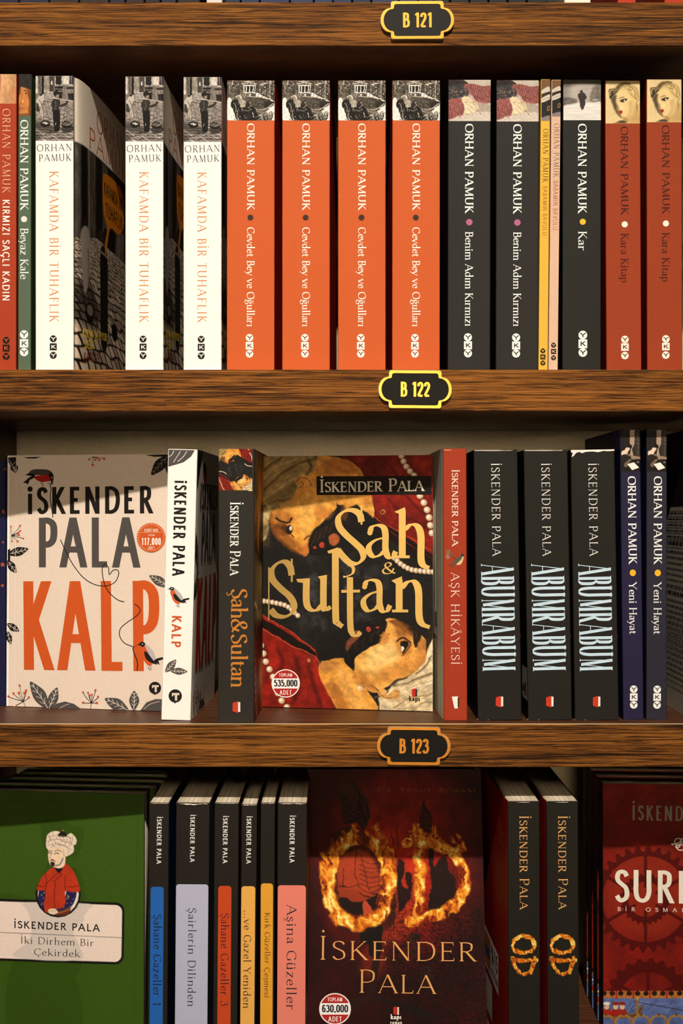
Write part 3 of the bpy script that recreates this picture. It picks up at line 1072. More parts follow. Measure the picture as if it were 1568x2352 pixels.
# --- the white books with the street pedlar
def street(cv, T, full=False):
    """Grey street: doors and windows, setts, two pedlars with a yoke and hanging pans."""
    q = T
    cv.fill((150, 140, 128))
    cv.poly(q('440 60 930 60 930 400 440 380'), (128, 118, 106), 2, sm=False)
    for p, c in (('445 80 470 80 470 300 445 300', (196, 186, 170)), ('478 80 505 80 515 290 490 300', (92, 84, 76)), ('520 80 545 80 548 330 522 340', (30, 28, 25)),
                 ('552 80 612 80 612 290 556 300', (150, 140, 124)), ('618 80 676 80 676 300 624 300', (72, 66, 58)), ('682 80 770 80 770 200 690 200', (46, 42, 38)),
                 ('780 80 860 80 860 190 782 190', (196, 184, 170)), ('868 80 916 80 916 192 870 192', (60, 56, 54)), ('680 215 784 215 784 242 686 240', (40, 36, 32)),
                 ('690 250 780 250 780 270 690 270', (70, 64, 58)), ('726 285 774 285 774 372 735 372', (36, 33, 30)), ('828 218 920 222 920 246 832 244', (50, 46, 42)),
                 ('846 300 920 300 920 388 850 380', (48, 44, 40)), ('640 140 655 140 655 190 640 190', (205, 196, 180))):
        cv.poly(q(p), c, 1, sm=False)
    cv.line(q('690 84 690 196 772 196 772 84'), 1.3, (205, 195, 180), .6, sm=False)
    cv.line(q('868 196 918 196'), 1.5, (230, 220, 205), .6)
    for x in (892,): cv.line(q('%d 80 %d 192' % (x, x)), .8, (170, 160, 150), .5)
    for i in range(5):
        y = 285 + i * 17
        cv.line(q('%d %d %d %d' % (560 + i * 2, y, 676, y - 4)), 1.3, (214, 204, 188), .5)
        cv.line(q('%d %d %d %d' % (560 + i * 2, y + 7, 676, y + 4)), 1.2, (60, 54, 48), .5)
    cv.noise(.35, 4, 7)
    road = q('440 372 560 362 930 400 930 900 440 900')
    y0, y1 = q('0 330')[0][1], q('0 900')[0][1]
    cv.cobbles(road, (178, 166, 152), (46, 40, 36), (y1 - y0) * .075, (y0, y1))
    cv.line(q('560 395 780 450 920 505'), 1.1, (60, 54, 48), .6)
    cv.poly(q('450 640 600 690 700 760 640 800 500 760 448 720'), (40, 36, 32), 6, .55)
    cv.poly(q('760 725 900 700 916 760 800 790'), (34, 30, 28), 5, .7)
    cv.poly(q('446 780 520 800 500 888 446 888'), (50, 45, 40), 8, .5)
    # far pedlar
    cv.poly(q('470 360 500 320 545 315 548 360 530 430 540 570 510 575 490 480 470 540 450 480 452 390'), (186, 174, 158), 1)
    cv.poly(q('455 420 485 440 500 520 470 530 452 500'), (70, 62, 55), 1)
    cv.ell(*q('510 318')[0], 3.2, 3.2, (60, 54, 48)); cv.line(q('490 380 520 440 505 500'), 1.3, (60, 54, 48), .6)
    # near pedlar
    cv.poly(q('658 385 690 360 730 365 752 400 750 440 800 425 830 395 850 400 838 430 790 465 742 470 745 530 660 530 650 470 640 440'), (58, 53, 48), 1)
    cv.poly(q('664 520 744 520 748 640 740 760 700 775 676 750 668 640'), (28, 25, 23), 1)
    cv.ell(*q('704 308')[0], 5.6, 6.4, (58, 52, 46)); cv.ell(*q('716 322')[0], 3.3, 4.6, (150, 136, 122)); cv.poly(q('672 285 705 262 738 290 728 312 690 318 674 330'), (42, 38, 34), 1)
    cv.line(q('690 395 700 450 680 500'), 1.2, (120, 110, 100), .8); cv.line(q('698 660 696 690'), 1.2, (190, 180, 165), .6)
    cv.line(q('545 378 690 362 850 392 918 405'), 1.7, (196, 184, 166), .5); cv.line(q('545 386 690 370 850 400'), 1, (46, 40, 36), .5)
    for p in ('540 392 545 640', '545 392 622 640', '832 412 775 665', '832 412 833 670', '832 412 895 660', '540 400 505 650'):
        cv.line(q(p), .8, (70, 62, 56), .5, sm=False)
    for cx, cy, rx, ry in ((566, 676, 62, 42), (833, 690, 66, 44)):
        c = q('%g %g' % (cx, cy))[0]; e = q('%g %g' % (cx + rx, cy + ry))[0] - c
        cv.ell(c[0], c[1], e[0], e[1], (30, 27, 24)); cv.ell(c[0], c[1] - e[1] * .25, e[0] * .86, e[1] * .5, (120, 110, 98) if cx > 700 else (70, 64, 58))
        if cx < 700:
            for dx, dy in ((-.35, -.2), (0, -.35), (.3, -.15), (.05, 0)): cv.ell(c[0] + e[0] * dx, c[1] + e[1] * dy, e[0] * .18, e[1] * .2, (205, 196, 178))
    cv.line(q('785 655 810 685 870 655'), 1.2, (40, 36, 32), .5)
    cv.warp(.8, 3.2 * abs(q('10 0')[0][0] - q('0 0')[0][0])); cv.tone(1.18, 120); cv.grain(7)

b = spine_book(81.5, 169, 81, 175, 1.5, FL1, (255, 252, 242), (242, 224, 198), (240, 236, 226), D=133, fan=10.5, fancurve=.5)
T1 = lambda t: fl(t) / 5.407 + np.array([0, 160])
s = b.spine
cv = s.part(82.2, 175.5, 169.6, 324, 150, 250)
street(cv, T1)
s.grid(cv)
s.ht('ORHAN', TRAJ, 86.5, 164.5, 349, 333, (60, 50, 44), yb1=347)
s.ht('PAMUK', TRAJ, 91, 162.5, 372, 356, (60, 50, 44), yb1=370)
s.vt('KAFAMDA BİR TUHAFLIK', TRAJ, 114.5, 135, 395, 738, (224, 140, 76))
yky(s, 123, (778.5, 797, 816.5), 8, (40, 34, 30), (252, 248, 238))
f = b.front
f.lay = .06
u = lambda x, y: f.Hi is not None and ap(f.Hi, [(x, y)])[0]
cvx, cvy = np.meshgrid(np.linspace(.05, b.D - .05, 190), np.linspace(b.H - .05, .05, 300))
cv = Cv(cvx, b.H - cvy)              # u to the right, distance from the top downward (mm)
cv.fill((244, 226, 200))
cv.poly('0 46 133 46 133 212 0 212', (62, 56, 50), .6, sm=False)
for p, c in (('2 46 9 46 9 118 2 122', (96, 88, 80)), ('11 46 20 46 20 112 11 116', (26, 24, 22)), ('22 46 26 46 26 110 22 112', (120, 110, 98)), ('27 46 38 46 38 108 27 110', (84, 76, 66)),
             ('40 46 54 46 54 98 40 104', (34, 31, 28)), ('56 46 70 46 70 96 56 100', (92, 84, 74)), ('72 46 133 46 133 90 72 92', (50, 45, 40)), ('60 96 90 92 90 110 60 112', (28, 26, 24)),
             ('95 90 120 88 120 112 95 112', (110, 100, 88))):
    cv.poly(p, c, .7, sm=False)
cv.noise(.35, 5, 9)
cv.poly('0 -5 133 -5 133 46 0 46', (240, 222, 197), .6, sm=False)
cv.cobbles('0 116 40 108 133 112 133 212 0 212', (196, 176, 150), (34, 28, 24), 11, (96, 212), skew=.6)
cv.poly('0 150 30 146 50 170 20 178 0 172', (26, 23, 20), 10, .6)
cv.poly('9 112 16 104 24 108 26 130 20 150 14 152 11 134', (156, 144, 128), 1.2); cv.ell(16, 101, 2.4, 3, (52, 46, 40))
cv.poly('50 118 58 110 68 116 70 140 68 185 52 186 50 150', (30, 27, 24), 1); cv.ell(59, 104, 4.4, 5.6, (56, 48, 42))
cv.line('24 118 58 116 92 122', 1.6, (160, 146, 126), .6)
for p in ('22 120 22 162', '22 120 30 162', '90 122 84 168', '90 122 98 168'): cv.line(p, .5, (70, 62, 54), .4, sm=False)
cv.ell(26, 166, 9, 7.5, (24, 22, 20)); cv.ell(26, 164.5, 6.6, 4.2, (120, 110, 96)); cv.ell(90, 172, 9, 7, (26, 23, 20))
cv.poly('56 60 62 54 84 52 112 54 120 66 118 84 100 92 78 92 70 104 64 116 62 108 68 94 58 84', (206, 128, 36), .8)
cv.img = np.clip((cv.img - 128) * 1.12 + 116, 0, 255); cv.grain(4)
i_ = np.arange(190 * 300).reshape(300, 190)
idx = np.stack([i_[:-1, :-1], i_[1:, :-1], i_[1:, 1:], i_[:-1, 1:]], -1).reshape(-1, 4)
pts = np.array([b.f_front(x, y, .08) for x, y in zip(cvx.ravel(), cvy.ravel())])
b.mf.quads(pts, idx, lin(cv.img).reshape(-1, 3))
class MM(Surf):
    """The same side drawn in mm: u to the right, y down from the top edge."""
    def __init__(s, src):
        s.mb, s.fn, s.w, s.h = src.mb, src.fn, src.w, src.h
        s.H = np.array([[1, 0, 0], [0, -1, src.h], [0, 0, 1.0]]); s.Hi = s.H.copy(); s.lay = src.lay + .1
m = MM(f)
m.ht('ORHAN', TRAJ, 42, 122, 27, 11, (196, 84, 34))
m.ht('PAMUK', TRAJ, 24, 128, 44, 29, (200, 84, 34))
m.ht('KAFAMDA BİR', SANL, 60, 116, 70, 60, (46, 30, 16))
m.ht('TUHAFLIK', SANL, 64, 114, 86, 75, (46, 30, 16))
m.ht('KIRIM SATIYOR', SANB, 12, 66, 186, 180, (244, 206, 40), yb1=182)
m.ht('DEĞİL', SANB, 16, 34, 194, 188, (244, 206, 40), yb1=192)
m.ht('KARDAN', SANL, 14, 46, 204, 197, (120, 34, 24), yb1=200)
for i, ch in enumerate('YKY'):
    x = 70 + i * 7
    (m.rect(x - 3, 201, x + 3, 207, (60, 52, 44)) if i == 1 else m.ell(x, 204, 3, 3, (60, 52, 44)))
    m.ht(ch, SANB, x - 1.5, x + 1.5, 205.6, 202.4, (150, 130, 110))
e_kaf = b.finish('white spined paperback with street photo, its open cover fanned toward the right', 'white spined street pedlar paperbacks')
def again(e, xb0, xb1, xt0, ytop, d, label, group, floor=FL1, yaw=0.0):
    M, W, H = spine_M(xb0, xb1, xt0, ytop, d, floor, yaw=yaw)
    return dup(e, M, label, group)
KB = b
def kaf(xb0, xb1, ytop, fan, label, d):
    """The same book with its front cover less open."""
    M, W, H = spine_M(xb0, xb1, xb0, ytop, d, FL1)
    r = dup(e_kaf, M, label, 'white spined street pedlar paperbacks')
    for c in list(r.children):
        if c.name.startswith('front_cover'):
            me = c.data.copy()
            n = len(me.vertices)
            v = np.zeros(n * 3, np.float32); me.vertices.foreach_get('co', v); v = v.reshape(-1, 3)
            y = np.maximum(v[:, 1] * 1000 - 4, 0)
            v[:, 0] += (-KB.fan * y ** .5 * 60 ** .5 + math.tan(math.radians(fan)) * y ** 1.5 * 60 ** -.5) * .001
            me.vertices.foreach_set('co', v.ravel()); me.update()
            c.data = me
    return r
kaf(286, 376.5, 178.5, 2.6, 'white spined street photo paperback directly right of the fanned open one', 3)
kaf(416.5, 513, 180, 0.7, 'white spined street photo paperback directly left of the orange books', 4)

# --- four orange books with the tram
b = spine_book(520.5, 630, 521, 185.5, 9, FL1, (208, 94, 42), (190, 40, 18), (190, 40, 18), fan=1.9)
s = b.spine
cv = s.part(521.6, 186, 631.2, 277.5, 170, 140)
T2 = lambda t: fl(t) / 5.407 + np.array([500, 160])
q = T2
cv.fill((96, 88, 76)); cv.noise(.7, 4, 10); cv.noise(.4, 3, 3)
for x in range(130, 720, 34): cv.line(q('%d 140 %d 330' % (x, x + 4)), 1.6, (60, 54, 46), 1.5, .6)
for p in ('180 175 190 150', '330 155 440 150', '530 190 600 175', '655 150 668 185'): cv.line(q(p), 2.2, (220, 210, 190), 1.2, .9)
cv.poly(q('118 385 170 370 190 500 250 628 118 628'), (236, 226, 208), 2)
cv.poly(q('640 470 720 430 720 628 660 628 600 560'), (228, 218, 200), 2)
cv.poly(q('480 290 560 330 640 365 700 400 700 440 600 400 480 350'), (232, 222, 206), 1)
cv.poly(q('318 190 470 185 478 290 470 345 380 355 330 330 322 290'), (92, 84, 74), 1, sm=False)
cv.poly(q('318 196 468 194 466 292 322 292'), (222, 212, 194), .6, sm=False)
for a, c in ((334, 350), (362, 392), (402, 434), (444, 458)): cv.poly(q('%d 208 %d 208 %d 284 %d 284' % (a, c, c, a)), (50, 45, 40), .5, sm=False)
cv.line(q('300 185 400 168 480 186'), 1.6, (226, 216, 198), .6); cv.line(q('318 292 470 292'), 1.6, (230, 222, 206), .5)
cv.ell(*q('400 318')[0], 2.2, 1.8, (214, 204, 186)); cv.ell(*q('345 315')[0], 1.6, 1.6, (190, 180, 164))
cv.line(q('648 140 648 380'), 2, (170, 160, 146), .7)
cv.poly(q('360 335 640 370 620 430 560 490 440 470 380 420'), (84, 76, 66), 1, tex=.3, ts=4)
cv.line(q('365 335 500 345 650 370'), 1.6, (196, 184, 164), .6)
cv.poly(q('590 400 690 400 690 450 580 480'), (52, 46, 40), 1); cv.line(q('480 505 590 490 690 430'), 1.8, (180, 170, 152), .5)
for cx, cy, r in ((660, 575, 5), (600, 585, 5.4), (545, 585, 5)):
    c = q('%d %d' % (cx, cy))[0]; cv.ell(c[0], c[1], r, r * 1.9, (40, 36, 32)); cv.ell(c[0], c[1], r * .55, r * 1.3, (150, 140, 126)); cv.ell(c[0], c[1], r * .3, r * .6, (50, 45, 40))
cv.poly(q('170 400 215 380 265 400 275 470 240 520 260 600 230 625 190 500 165 460'), (34, 30, 27), 1)
cv.poly(q('260 480 330 460 380 470 440 470 480 540 500 628 270 628 265 560'), (36, 32, 28), 1.2, tex=.3, ts=5)
cv.poly(q('250 340 285 345 300 380 290 440 260 420'), (150, 140, 124), 1.5); cv.poly(q('300 380 345 400 350 460 280 470'), (170, 160, 142), 1.5)
cv.ell(*q('375 440')[0], 6, 8, (52, 46, 40)); cv.line(q('395 410 415 445 375 485'), 1.5, (180, 170, 152), .6)
cv.line(q('228 350 260 325 292 345 292 375'), 1.8, (226, 216, 200), .6)
cv.line(q('435 540 445 590'), 2, (200, 190, 174), .8); cv.line(q('240 545 255 620'), 1.6, (214, 204, 188), .8)
for (cx, cy, rx, ry) in ((545, 580, 5.5, 9.5), (655, 560, 6, 11)):
    c = q('%d %d' % (cx, cy))[0]
    for k_ in range(8):
        a_ = k_ * math.pi / 4
        cv.line([(c[0], c[1]), (c[0] + rx * math.cos(a_), c[1] + ry * math.sin(a_))], .8, (190, 180, 164), .5)
lt, dk = [(220, 210, 192), (180, 170, 154), (236, 226, 208)], [(30, 27, 24), (46, 41, 36), (60, 54, 47)]
cv.flecks(60, 522, 187, 548, 205, 1.4, lt + dk, .7, 2); cv.flecks(60, 592, 187, 630, 222, 1.4, lt + dk, .7, 3)
cv.flecks(40, 532, 234, 552, 276, 1.3, lt + dk, .75, 4); cv.flecks(46, 552, 246, 590, 276, 1.2, [(110, 102, 90), (150, 140, 124)] + dk, .7, 5)
cv.flecks(40, 566, 222, 616, 250, 1.5, [(120, 112, 98), (70, 64, 56), (46, 41, 36)], .6, 6); cv.flecks(34, 588, 250, 630, 277, 1.5, dk + lt, .6, 7)
for t in ('200 420 230 470 215 540', '250 400 300 440 300 520', '300 500 360 520 420 500', '330 560 350 610', '200 540 190 600', '470 600 560 560 680 540', '480 520 560 540 640 530'): cv.line(q(t), 1, (196, 186, 168), .7, .8)
cv.warp(.8, 6); cv.noise(.3, 1.8, 1.8, 2); cv.tone(1.2, 120); cv.grain(9)
s.grid(cv)
s.vt('ORHAN PAMUK', CAPS, 567.5, 584.5, 286, 481, (255, 244, 222))
s.ell(575, 500.5, 6.8, 6.8, (62, 46, 38))
s.vt('Cevdet Bey ve Oğulları', TEXT, 567, 584.5, 524, 749, (255, 244, 222))
yky(s, 573, (776, 794.5, 813), 8.6, (255, 246, 230), (120, 60, 30))
GO = 'four orange paperbacks with a tram photo'
e_cev = b.finish('orange paperback with tram photo standing beside the last white one', GO)
again(e_cev, 648, 757, 648, 184.5, 9, 'second of the four orange tram paperbacks counted from the white ones', GO)
again(e_cev, 776.5, 885, 776.5, 185.5, 9, 'third of the four orange tram paperbacks counted from the white ones', GO)
again(e_cev, 900, 1010, 900.5, 187, 9, 'orange tram paperback standing next to the first charcoal book', GO)

# --- charcoal books with the writing hand
b = spine_book(1027.5, 1125.5, 1029, 184, 12, FL1, (43, 41, 37), (24, 22, 20), (24, 22, 20), fan=0.4)
s = b.spine
cv = s.part(1029.6, 184.5, 1127, 279, 150, 146)
q = lambda t: fl(t) / 5.407 + np.array([1010, 160])
cv.fill((196, 176, 154)); cv.noise(.15, 4, 4)
cv.poly(q('330 125 640 125 640 220 480 200 340 175'), (196, 182, 160), 3)
cv.poly(q('105 130 220 132 300 140 345 180 230 195 105 205'), (44, 34, 28), 1.5, tex=.4, ts=5)
cv.poly(q('105 210 300 190 350 230 345 340 250 350 105 385'), (56, 54, 52), 1.5, tex=.5, ts=3)
for i in range(70):
    x, y = 110 + random.random() * 230, 215 + random.random() * 150
    c = q('%g %g' % (x, y))[0]; cv.ell(c[0], c[1], .5 + random.random(), .5 + random.random(), random.choice([(150, 120, 80), (110, 110, 120), (30, 30, 32), (170, 140, 90)]))
cv.poly(q('300 190 400 180 520 205 640 220 640 445 560 425 460 400 400 330 340 260'), (150, 84, 76), 1.5, tex=.3, ts=3)
cv.poly(q('105 400 200 360 270 360 300 440 290 570 200 590 105 632'), (156, 84, 76), 1.5, tex=.3, ts=3)
for i in range(13):
    x = 340 + i * 24
    cv.line(q('%g %g %g %g %g %g' % (x, 195 + i * 2, x + 22, 265 + i * 7, x + 30, 320 + i * 10)), 1.1, (64, 38, 36), .8, .8)
    cv.line(q('%g %g %g %g %g %g' % (x + 9, 195 + i * 2, x + 31, 265 + i * 7, x + 38, 300 + i * 10)), .8, (214, 140, 124), .7, .6)
for i in range(11):
    x = 112 + i * 18
    cv.line(q('%g %g %g %g %g %g' % (x - 10, 410 - i * 5, x + 16, 480, x + 6, 622 - i * 6)), 1.1, (70, 40, 38), .8, .8)
    cv.line(q('%g %g %g %g %g %g' % (x, 410 - i * 5, x + 24, 480, x + 14, 610 - i * 6)), .8, (210, 136, 120), .7, .6)
cv.poly(q('105 636 200 590 290 572 400 545 470 520 560 440 640 430 640 640 105 640'), (214, 198, 176), 2)
cv.poly(q('470 420 560 425 640 450 640 520 500 520'), (170, 152, 130), 4, .8)
cv.poly(q('268 362 345 340 400 380 450 410 480 470 478 510 440 520 400 545 320 560 290 570 305 480'), (232, 212, 170), 1.2)
cv.poly(q('345 345 400 385 455 420 480 480 465 515 455 470 410 420'), (214, 190, 148), 1)
for p in ('370 400 430 450 455 510', '350 440 400 480 440 520', '340 490 385 520 400 545', '300 555 350 560 400 546'): cv.line(q(p), .9, (150, 120, 88), .8, .9)
cv.line(q('462 510 490 535 514 566'), 2, (40, 34, 30), .6, w2=.6)
cv.flecks(70, 1064, 204, 1126, 238, 1.3, [(196, 120, 106), (96, 52, 48), (160, 90, 80)], .7, 8); cv.flecks(60, 1030, 232, 1062, 274, 1.3, [(200, 124, 110), (90, 48, 46), (164, 92, 82)], .7, 9)
cv.flecks(60, 1030, 200, 1072, 226, 1.0, [(120, 120, 128), (150, 116, 70), (24, 24, 26)], .7, 10)
cv.warp(1.4, 6); cv.noise(.14, 1.5, 1.5, 2); cv.grain(6)
s.grid(cv)
s.vt('ORHAN PAMUK', CAPS, 1067.5, 1086.5, 287, 488, WHITE)
s.ell(1077, 511, 7.4, 7.4, (186, 104, 138))
s.vt('Benim Adım Kırmızı', TEXT, 1067.5, 1085.5, 534, 748, WHITE)
yky(s, 1074, (775, 793.5, 812), 9.2, WHITE, (40, 38, 36))
GB = 'charcoal paperbacks with a writing hand'
e_ben = b.finish('charcoal paperback with hand painting at its top beside the last orange one', GB)
again(e_ben, 1138, 1236, 1139.5, 184.5, 13, 'charcoal paperback with hand painting standing next to the thin yellow booklet', GB)

# --- two thin booklets
def booklet(xb0, xb1, xt0, ytop, c, tc, tc2, label, yoff, xs):
    b = spine_book(xb0, xb1, xt0, ytop, 16, FL1, c, tuple(int(v * .8) for v in c), rspine=.5, fan=0.3)
    s = b.spine
    x0, x1, yb = xt0 + .8, xt0 + (xb1 - xb0) - .3, 160 + yoff
    cv = s.part(x0, ytop + .6, x1, yb, 30, 150)
    w = x1 - x0
    Q = lambda pts: np.array([(x0 + a * w, ytop + bb * (yb - ytop)) for a, bb in pts])
    cv.fill((44, 38, 34)); cv.noise(.5, 3, 3)
    cv.poly(Q([(0, .02), (1, .0), (1, .16), (0, .24)]), (120, 84, 50), 1)
    cv.poly(Q([(.0, .27), (.8, .17), (1, .25), (1, .3), (.05, .36)]), (210, 196, 172), .8)
    cv.poly(Q([(.0, .36), (1, .29), (1, .36), (0, .44)]), (60, 44, 34), .8, tex=.5, ts=2)
    cv.poly(Q([(.0, .46), (.9, .36), (1, .42), (1, .47), (.05, .56)]), (216, 202, 180), .8)
    cv.line(Q([(.1, .5), (.6, .45), (.95, .44)]), .9, (90, 74, 60), .6)
    cv.poly(Q([(0, .62), (1, .55), (1, .86), (0, .92)]), (34, 36, 34), .8)
    cv.poly(Q([(.65, .66), (.95, .64), (.95, .74), (.65, .76)]), (150, 110, 60), .6); cv.poly(Q([(.73, .68), (.87, .67), (.87, .72), (.73, .73)]), (40, 36, 32), .5)
    cv.poly(Q([(0, .93), (1, .87), (1, 1), (0, 1)]), (140, 124, 118), .8)
    s.grid(cv)
    a, bb, y0, y1, a2, b2, y2, y3, lx, ly = xs
    s.vt('ORHAN PAMUK', TRAJ, a, bb, y0, y1, tc)
    s.vt('BABAMIN BAVULU', SANL, a2, b2, y2, y3, tc2)
    yky(s, lx, ly, 5.8, (34, 28, 20), c)
    b.finish(label, G1)
booklet(1236, 1257.5, 1242, 183, (238, 182, 66), (110, 74, 30), (190, 116, 40), 'very thin yellow booklet leaning between charcoal and pink spines', 118,
        (1246, 1258.5, 297, 418, 1245.5, 1256, 428, 540, 1246, (806, 820, 834)))
booklet(1259, 1280.5, 1266.5, 184, (226, 184, 150), (150, 96, 84), (196, 110, 84), 'very thin pink booklet leaning beside the yellow one', 108,
        (1271, 1283.5, 285, 406, 1269.5, 1280.5, 416, 528, 1270.5, (793, 807.5, 822)))

# --- charcoal book with the walker in the snow
b = spine_book(1291, 1379.5, 1292, 184, 25, FL1, (38, 38, 33), (24, 24, 20), (24, 24, 20), fan=0.3)
s = b.spine
cv = s.part(1293, 184.6, 1379.3, 277, 140, 140)
q = lambda t: fl(t) / 5.444 + np.array([1280, 160])
cv.fill((150, 140, 124))
cv.poly(q('60 130 545 130 545 200 300 195 60 220'), (96, 88, 76), 6)
cv.poly(q('200 200 420 190 470 240 430 420 200 420 150 300'), (190, 178, 160), 14, .9)
cv.poly(q('60 360 220 370 240 420 180 440 60 470'), (90, 82, 72), 4, .8, tex=.5, ts=3)
cv.poly(q('440 230 545 210 545 420 470 410 400 390'), (110, 100, 88), 6, .8, tex=.4, ts=3)
cv.poly(q('60 470 200 430 330 410 440 415 545 420 545 645 60 645'), (232, 222, 206), 4)
cv.line(q('440 385 500 380'), 2, (224, 214, 198), 1)
cv.poly(q('255 310 280 295 320 290 355 330 358 370 340 380 345 430 330 470 318 500 290 508 296 490 280 470 272 400 252 340'), (56, 50, 46), 1)
cv.ell(*q('295 278')[0], 3.1, 3.2, (50, 44, 40), .8)
cv.noise(.12, 30, 1.3); cv.grain(5)
s.grid(cv)
s.vt('ORHAN PAMUK', CAPS, 1326.5, 1346, 287, 488, WHITE)
s.ell(1337.3, 510, 7, 7, (240, 190, 52))
s.vt('Kar', TEXT, 1327, 1346.5, 533, 574, WHITE)
yky(s, 1337.5, (770, 790, 810), 10, WHITE, (40, 38, 34))
b.finish('charcoal paperback with a walker in snow at its top and yellow dot', G1)

# --- two brick-red books with the woman
b = spine_book(1392.5, 1473, 1389, 186, 25, FL1, (156, 62, 30), (120, 20, 12), (120, 20, 12), fan=0.3)
s = b.spine
cv = s.part(1389.9, 186.6, 1474.5, 284.5, 140, 160)
cv.fill((232, 202, 142)); cv.noise(.06, 10, 10)
cv.poly(q('700 270 750 190 850 165 960 195 1010 280 1000 380 960 420 980 520 930 600 860 600 780 420 720 380'), (226, 196, 126), 3)
cv.poly(q('700 265 745 205 800 175 870 175 900 190 840 195 790 220 760 260 740 290 715 300'), (92, 72, 44), 4)
cv.poly(q('860 590 930 560 1000 430 1050 500 1062 670 750 668 830 630'), (214, 178, 110), 4)
cv.poly(q('725 330 790 265 870 290 920 380 930 500 900 570 850 600 800 605 770 580 740 500 705 440'), (236, 204, 136), 4)
cv.poly(q('665 380 700 330 735 330 725 400 745 470 740 500 760 540 790 600 740 560 700 490 680 430'), (90, 72, 50), 5)
cv.poly(q('640 260 680 240 715 255 720 300 690 340 660 375 645 340'), (66, 54, 40), 2); cv.line(q('655 330 650 285 672 252 695 262'), 2, (190, 160, 104), 1)
cv.line(q('700 262 720 290 700 320'), 1.6, (50, 40, 30), 1)
cv.line(q('830 240 860 200 910 205 935 240 910 270'), 1.6, (150, 120, 74), 1.2); cv.line(q('880 280 930 340 985 370 1000 310'), 1.4, (180, 150, 96), 1.2)
cv.line(q('985 240 990 300 960 350'), 1.2, (170, 140, 90), 1); cv.poly(q('980 430 1000 470 990 530 978 500'), (150, 116, 72), 2, .8)
cv.line(q('760 370 795 352 830 350'), 1.4, (80, 56, 34), .8)
cv.poly(q('780 400 815 378 862 375 845 402 815 416'), (60, 50, 40), 1); cv.ell(*q('832 395')[0], 1.6, 1.8, (226, 206, 170), .5)
cv.line(q('770 400 810 376 865 372'), 1.5, (50, 38, 28), .6)
cv.line(q('745 470 738 498 765 502'), 1.3, (150, 106, 62), 1)
cv.poly(q('752 528 780 516 808 524 800 552 775 560'), (156, 34, 24), 1)
cv.poly(q('800 605 850 600 880 640 840 668 760 668 820 640'), (170, 132, 80), 4, .8)
cv.poly(q('720 668 790 640 840 650 850 672 720 672'), (70, 54, 38), 3, .9)
for t, w, c in (('745 215 790 190 850 178 900 186', 4, (120, 92, 54)), ('770 250 820 215 880 210 930 235', 2.4, (168, 134, 82)), ('900 200 960 220 1000 280 1004 340', 3, (176, 142, 88)),
                ('930 230 970 280 960 340 985 380', 2.2, (150, 118, 70)), ('860 235 900 260 920 310 960 350', 2.2, (190, 156, 98)), ('1000 300 1010 380 980 420 990 470', 2.6, (166, 132, 80)),
                ('700 300 712 270 740 250', 2.2, (190, 160, 104)), ('655 300 668 270 700 264', 2, (190, 160, 104)), ('880 215 905 235 895 262 868 252', 1.8, (140, 108, 62))):
    cv.line(q(t), w, c, 2.2, .8)
cv.poly(q('880 420 930 400 930 520 890 590 850 600 890 520'), (206, 168, 104), 6, .7)
cv.poly(q('735 430 760 470 770 540 800 600 780 596 745 540'), (140, 108, 70), 4, .7)
cv.poly(q('770 430 800 440 830 480 790 500'), (248, 222, 160), 6, .7)
cv.poly(q('960 460 990 470 1010 560 1050 640 940 660 900 620 950 560'), (190, 152, 92), 8, .6)
cv.poly(q('1008 200 1062 180 1062 500 1030 440 1016 320'), (244, 220, 172), 8, .7)
cv.warp(.7, 5); cv.grain(5)
s.grid(cv)
s.vt('ORHAN PAMUK', CAPS, 1424.5, 1441.5, 293, 492, (74, 30, 18))
s.ell(1433.5, 516, 7, 7, (255, 240, 214))
s.vt('Kara Kitap', TEXT, 1424.5, 1443, 538, 648, (74, 30, 18))
yky(s, 1434, (780, 797.5, 817), 8.6, (255, 240, 216), (90, 36, 20))
GK = 'brick red paperbacks with a woman portrait'
e_kar = b.finish('brick-red paperback with woman portrait beside the snow walker book', GK)
again(e_kar, 1486, 1567, 1484, 181, 22, 'brick-red paperback with woman portrait at the frame edge ending the upper row', GK)

# ================================================================== slivers of books on the top shelf
x = -18
RM = random.Random(5)
specs = []
while x < 1590:
    w = RM.choice([34, 41, 46, 52, 60, 66])
    if 420 < x < 960: c = RM.choice([(48, 54, 78), (54, 58, 80), (44, 48, 66)])
    elif x <= 420: c = RM.choice([(44, 36, 34), (40, 42, 56), (52, 40, 36)])
    else: c = (36, 36, 34)
    specs.append([x, x + w, c]); x += w + 3
named = {'white': (1296, 1356, (240, 222, 200)), 'red': (1418, 1460, (176, 56, 32)), 'red2': (1526, 1590, (176, 56, 32)), 'pale': (474, 510, (210, 200, 190))}
rows = [r for r in specs if not any(r[0] < n[1] + 2 and r[1] > n[0] - 2 for n in named.values())]
lab = {'white': 'white book foot on the top shelf, right of plaque B 121',
       'red': 'red book foot on the top shelf, the first red one right of plaque B 121', 'red2': 'red book foot on the top shelf at the right frame edge', 'pale': 'pale book foot on the top shelf among dark blue ones'}
for k_, (a, c, cc) in named.items():
    spine_book(a, c, a, -560, 4, FL0, cc).finish(lab[k_], 'books on the top shelf')
for a, c, cc in rows:
    spine_book(a, c, a, -560 + RM.randint(0, 30), 4 + RM.random() * 2, FL0, cc).finish('dark book foot showing along the top edge, one of the many dark spines up there', 'books on the top shelf')

# ================================================================== middle row (shelf under plaque B 122)
G2 = 'books standing on the shelf above plaque B 123'
ZK = (1529 / 520, 0, 960)

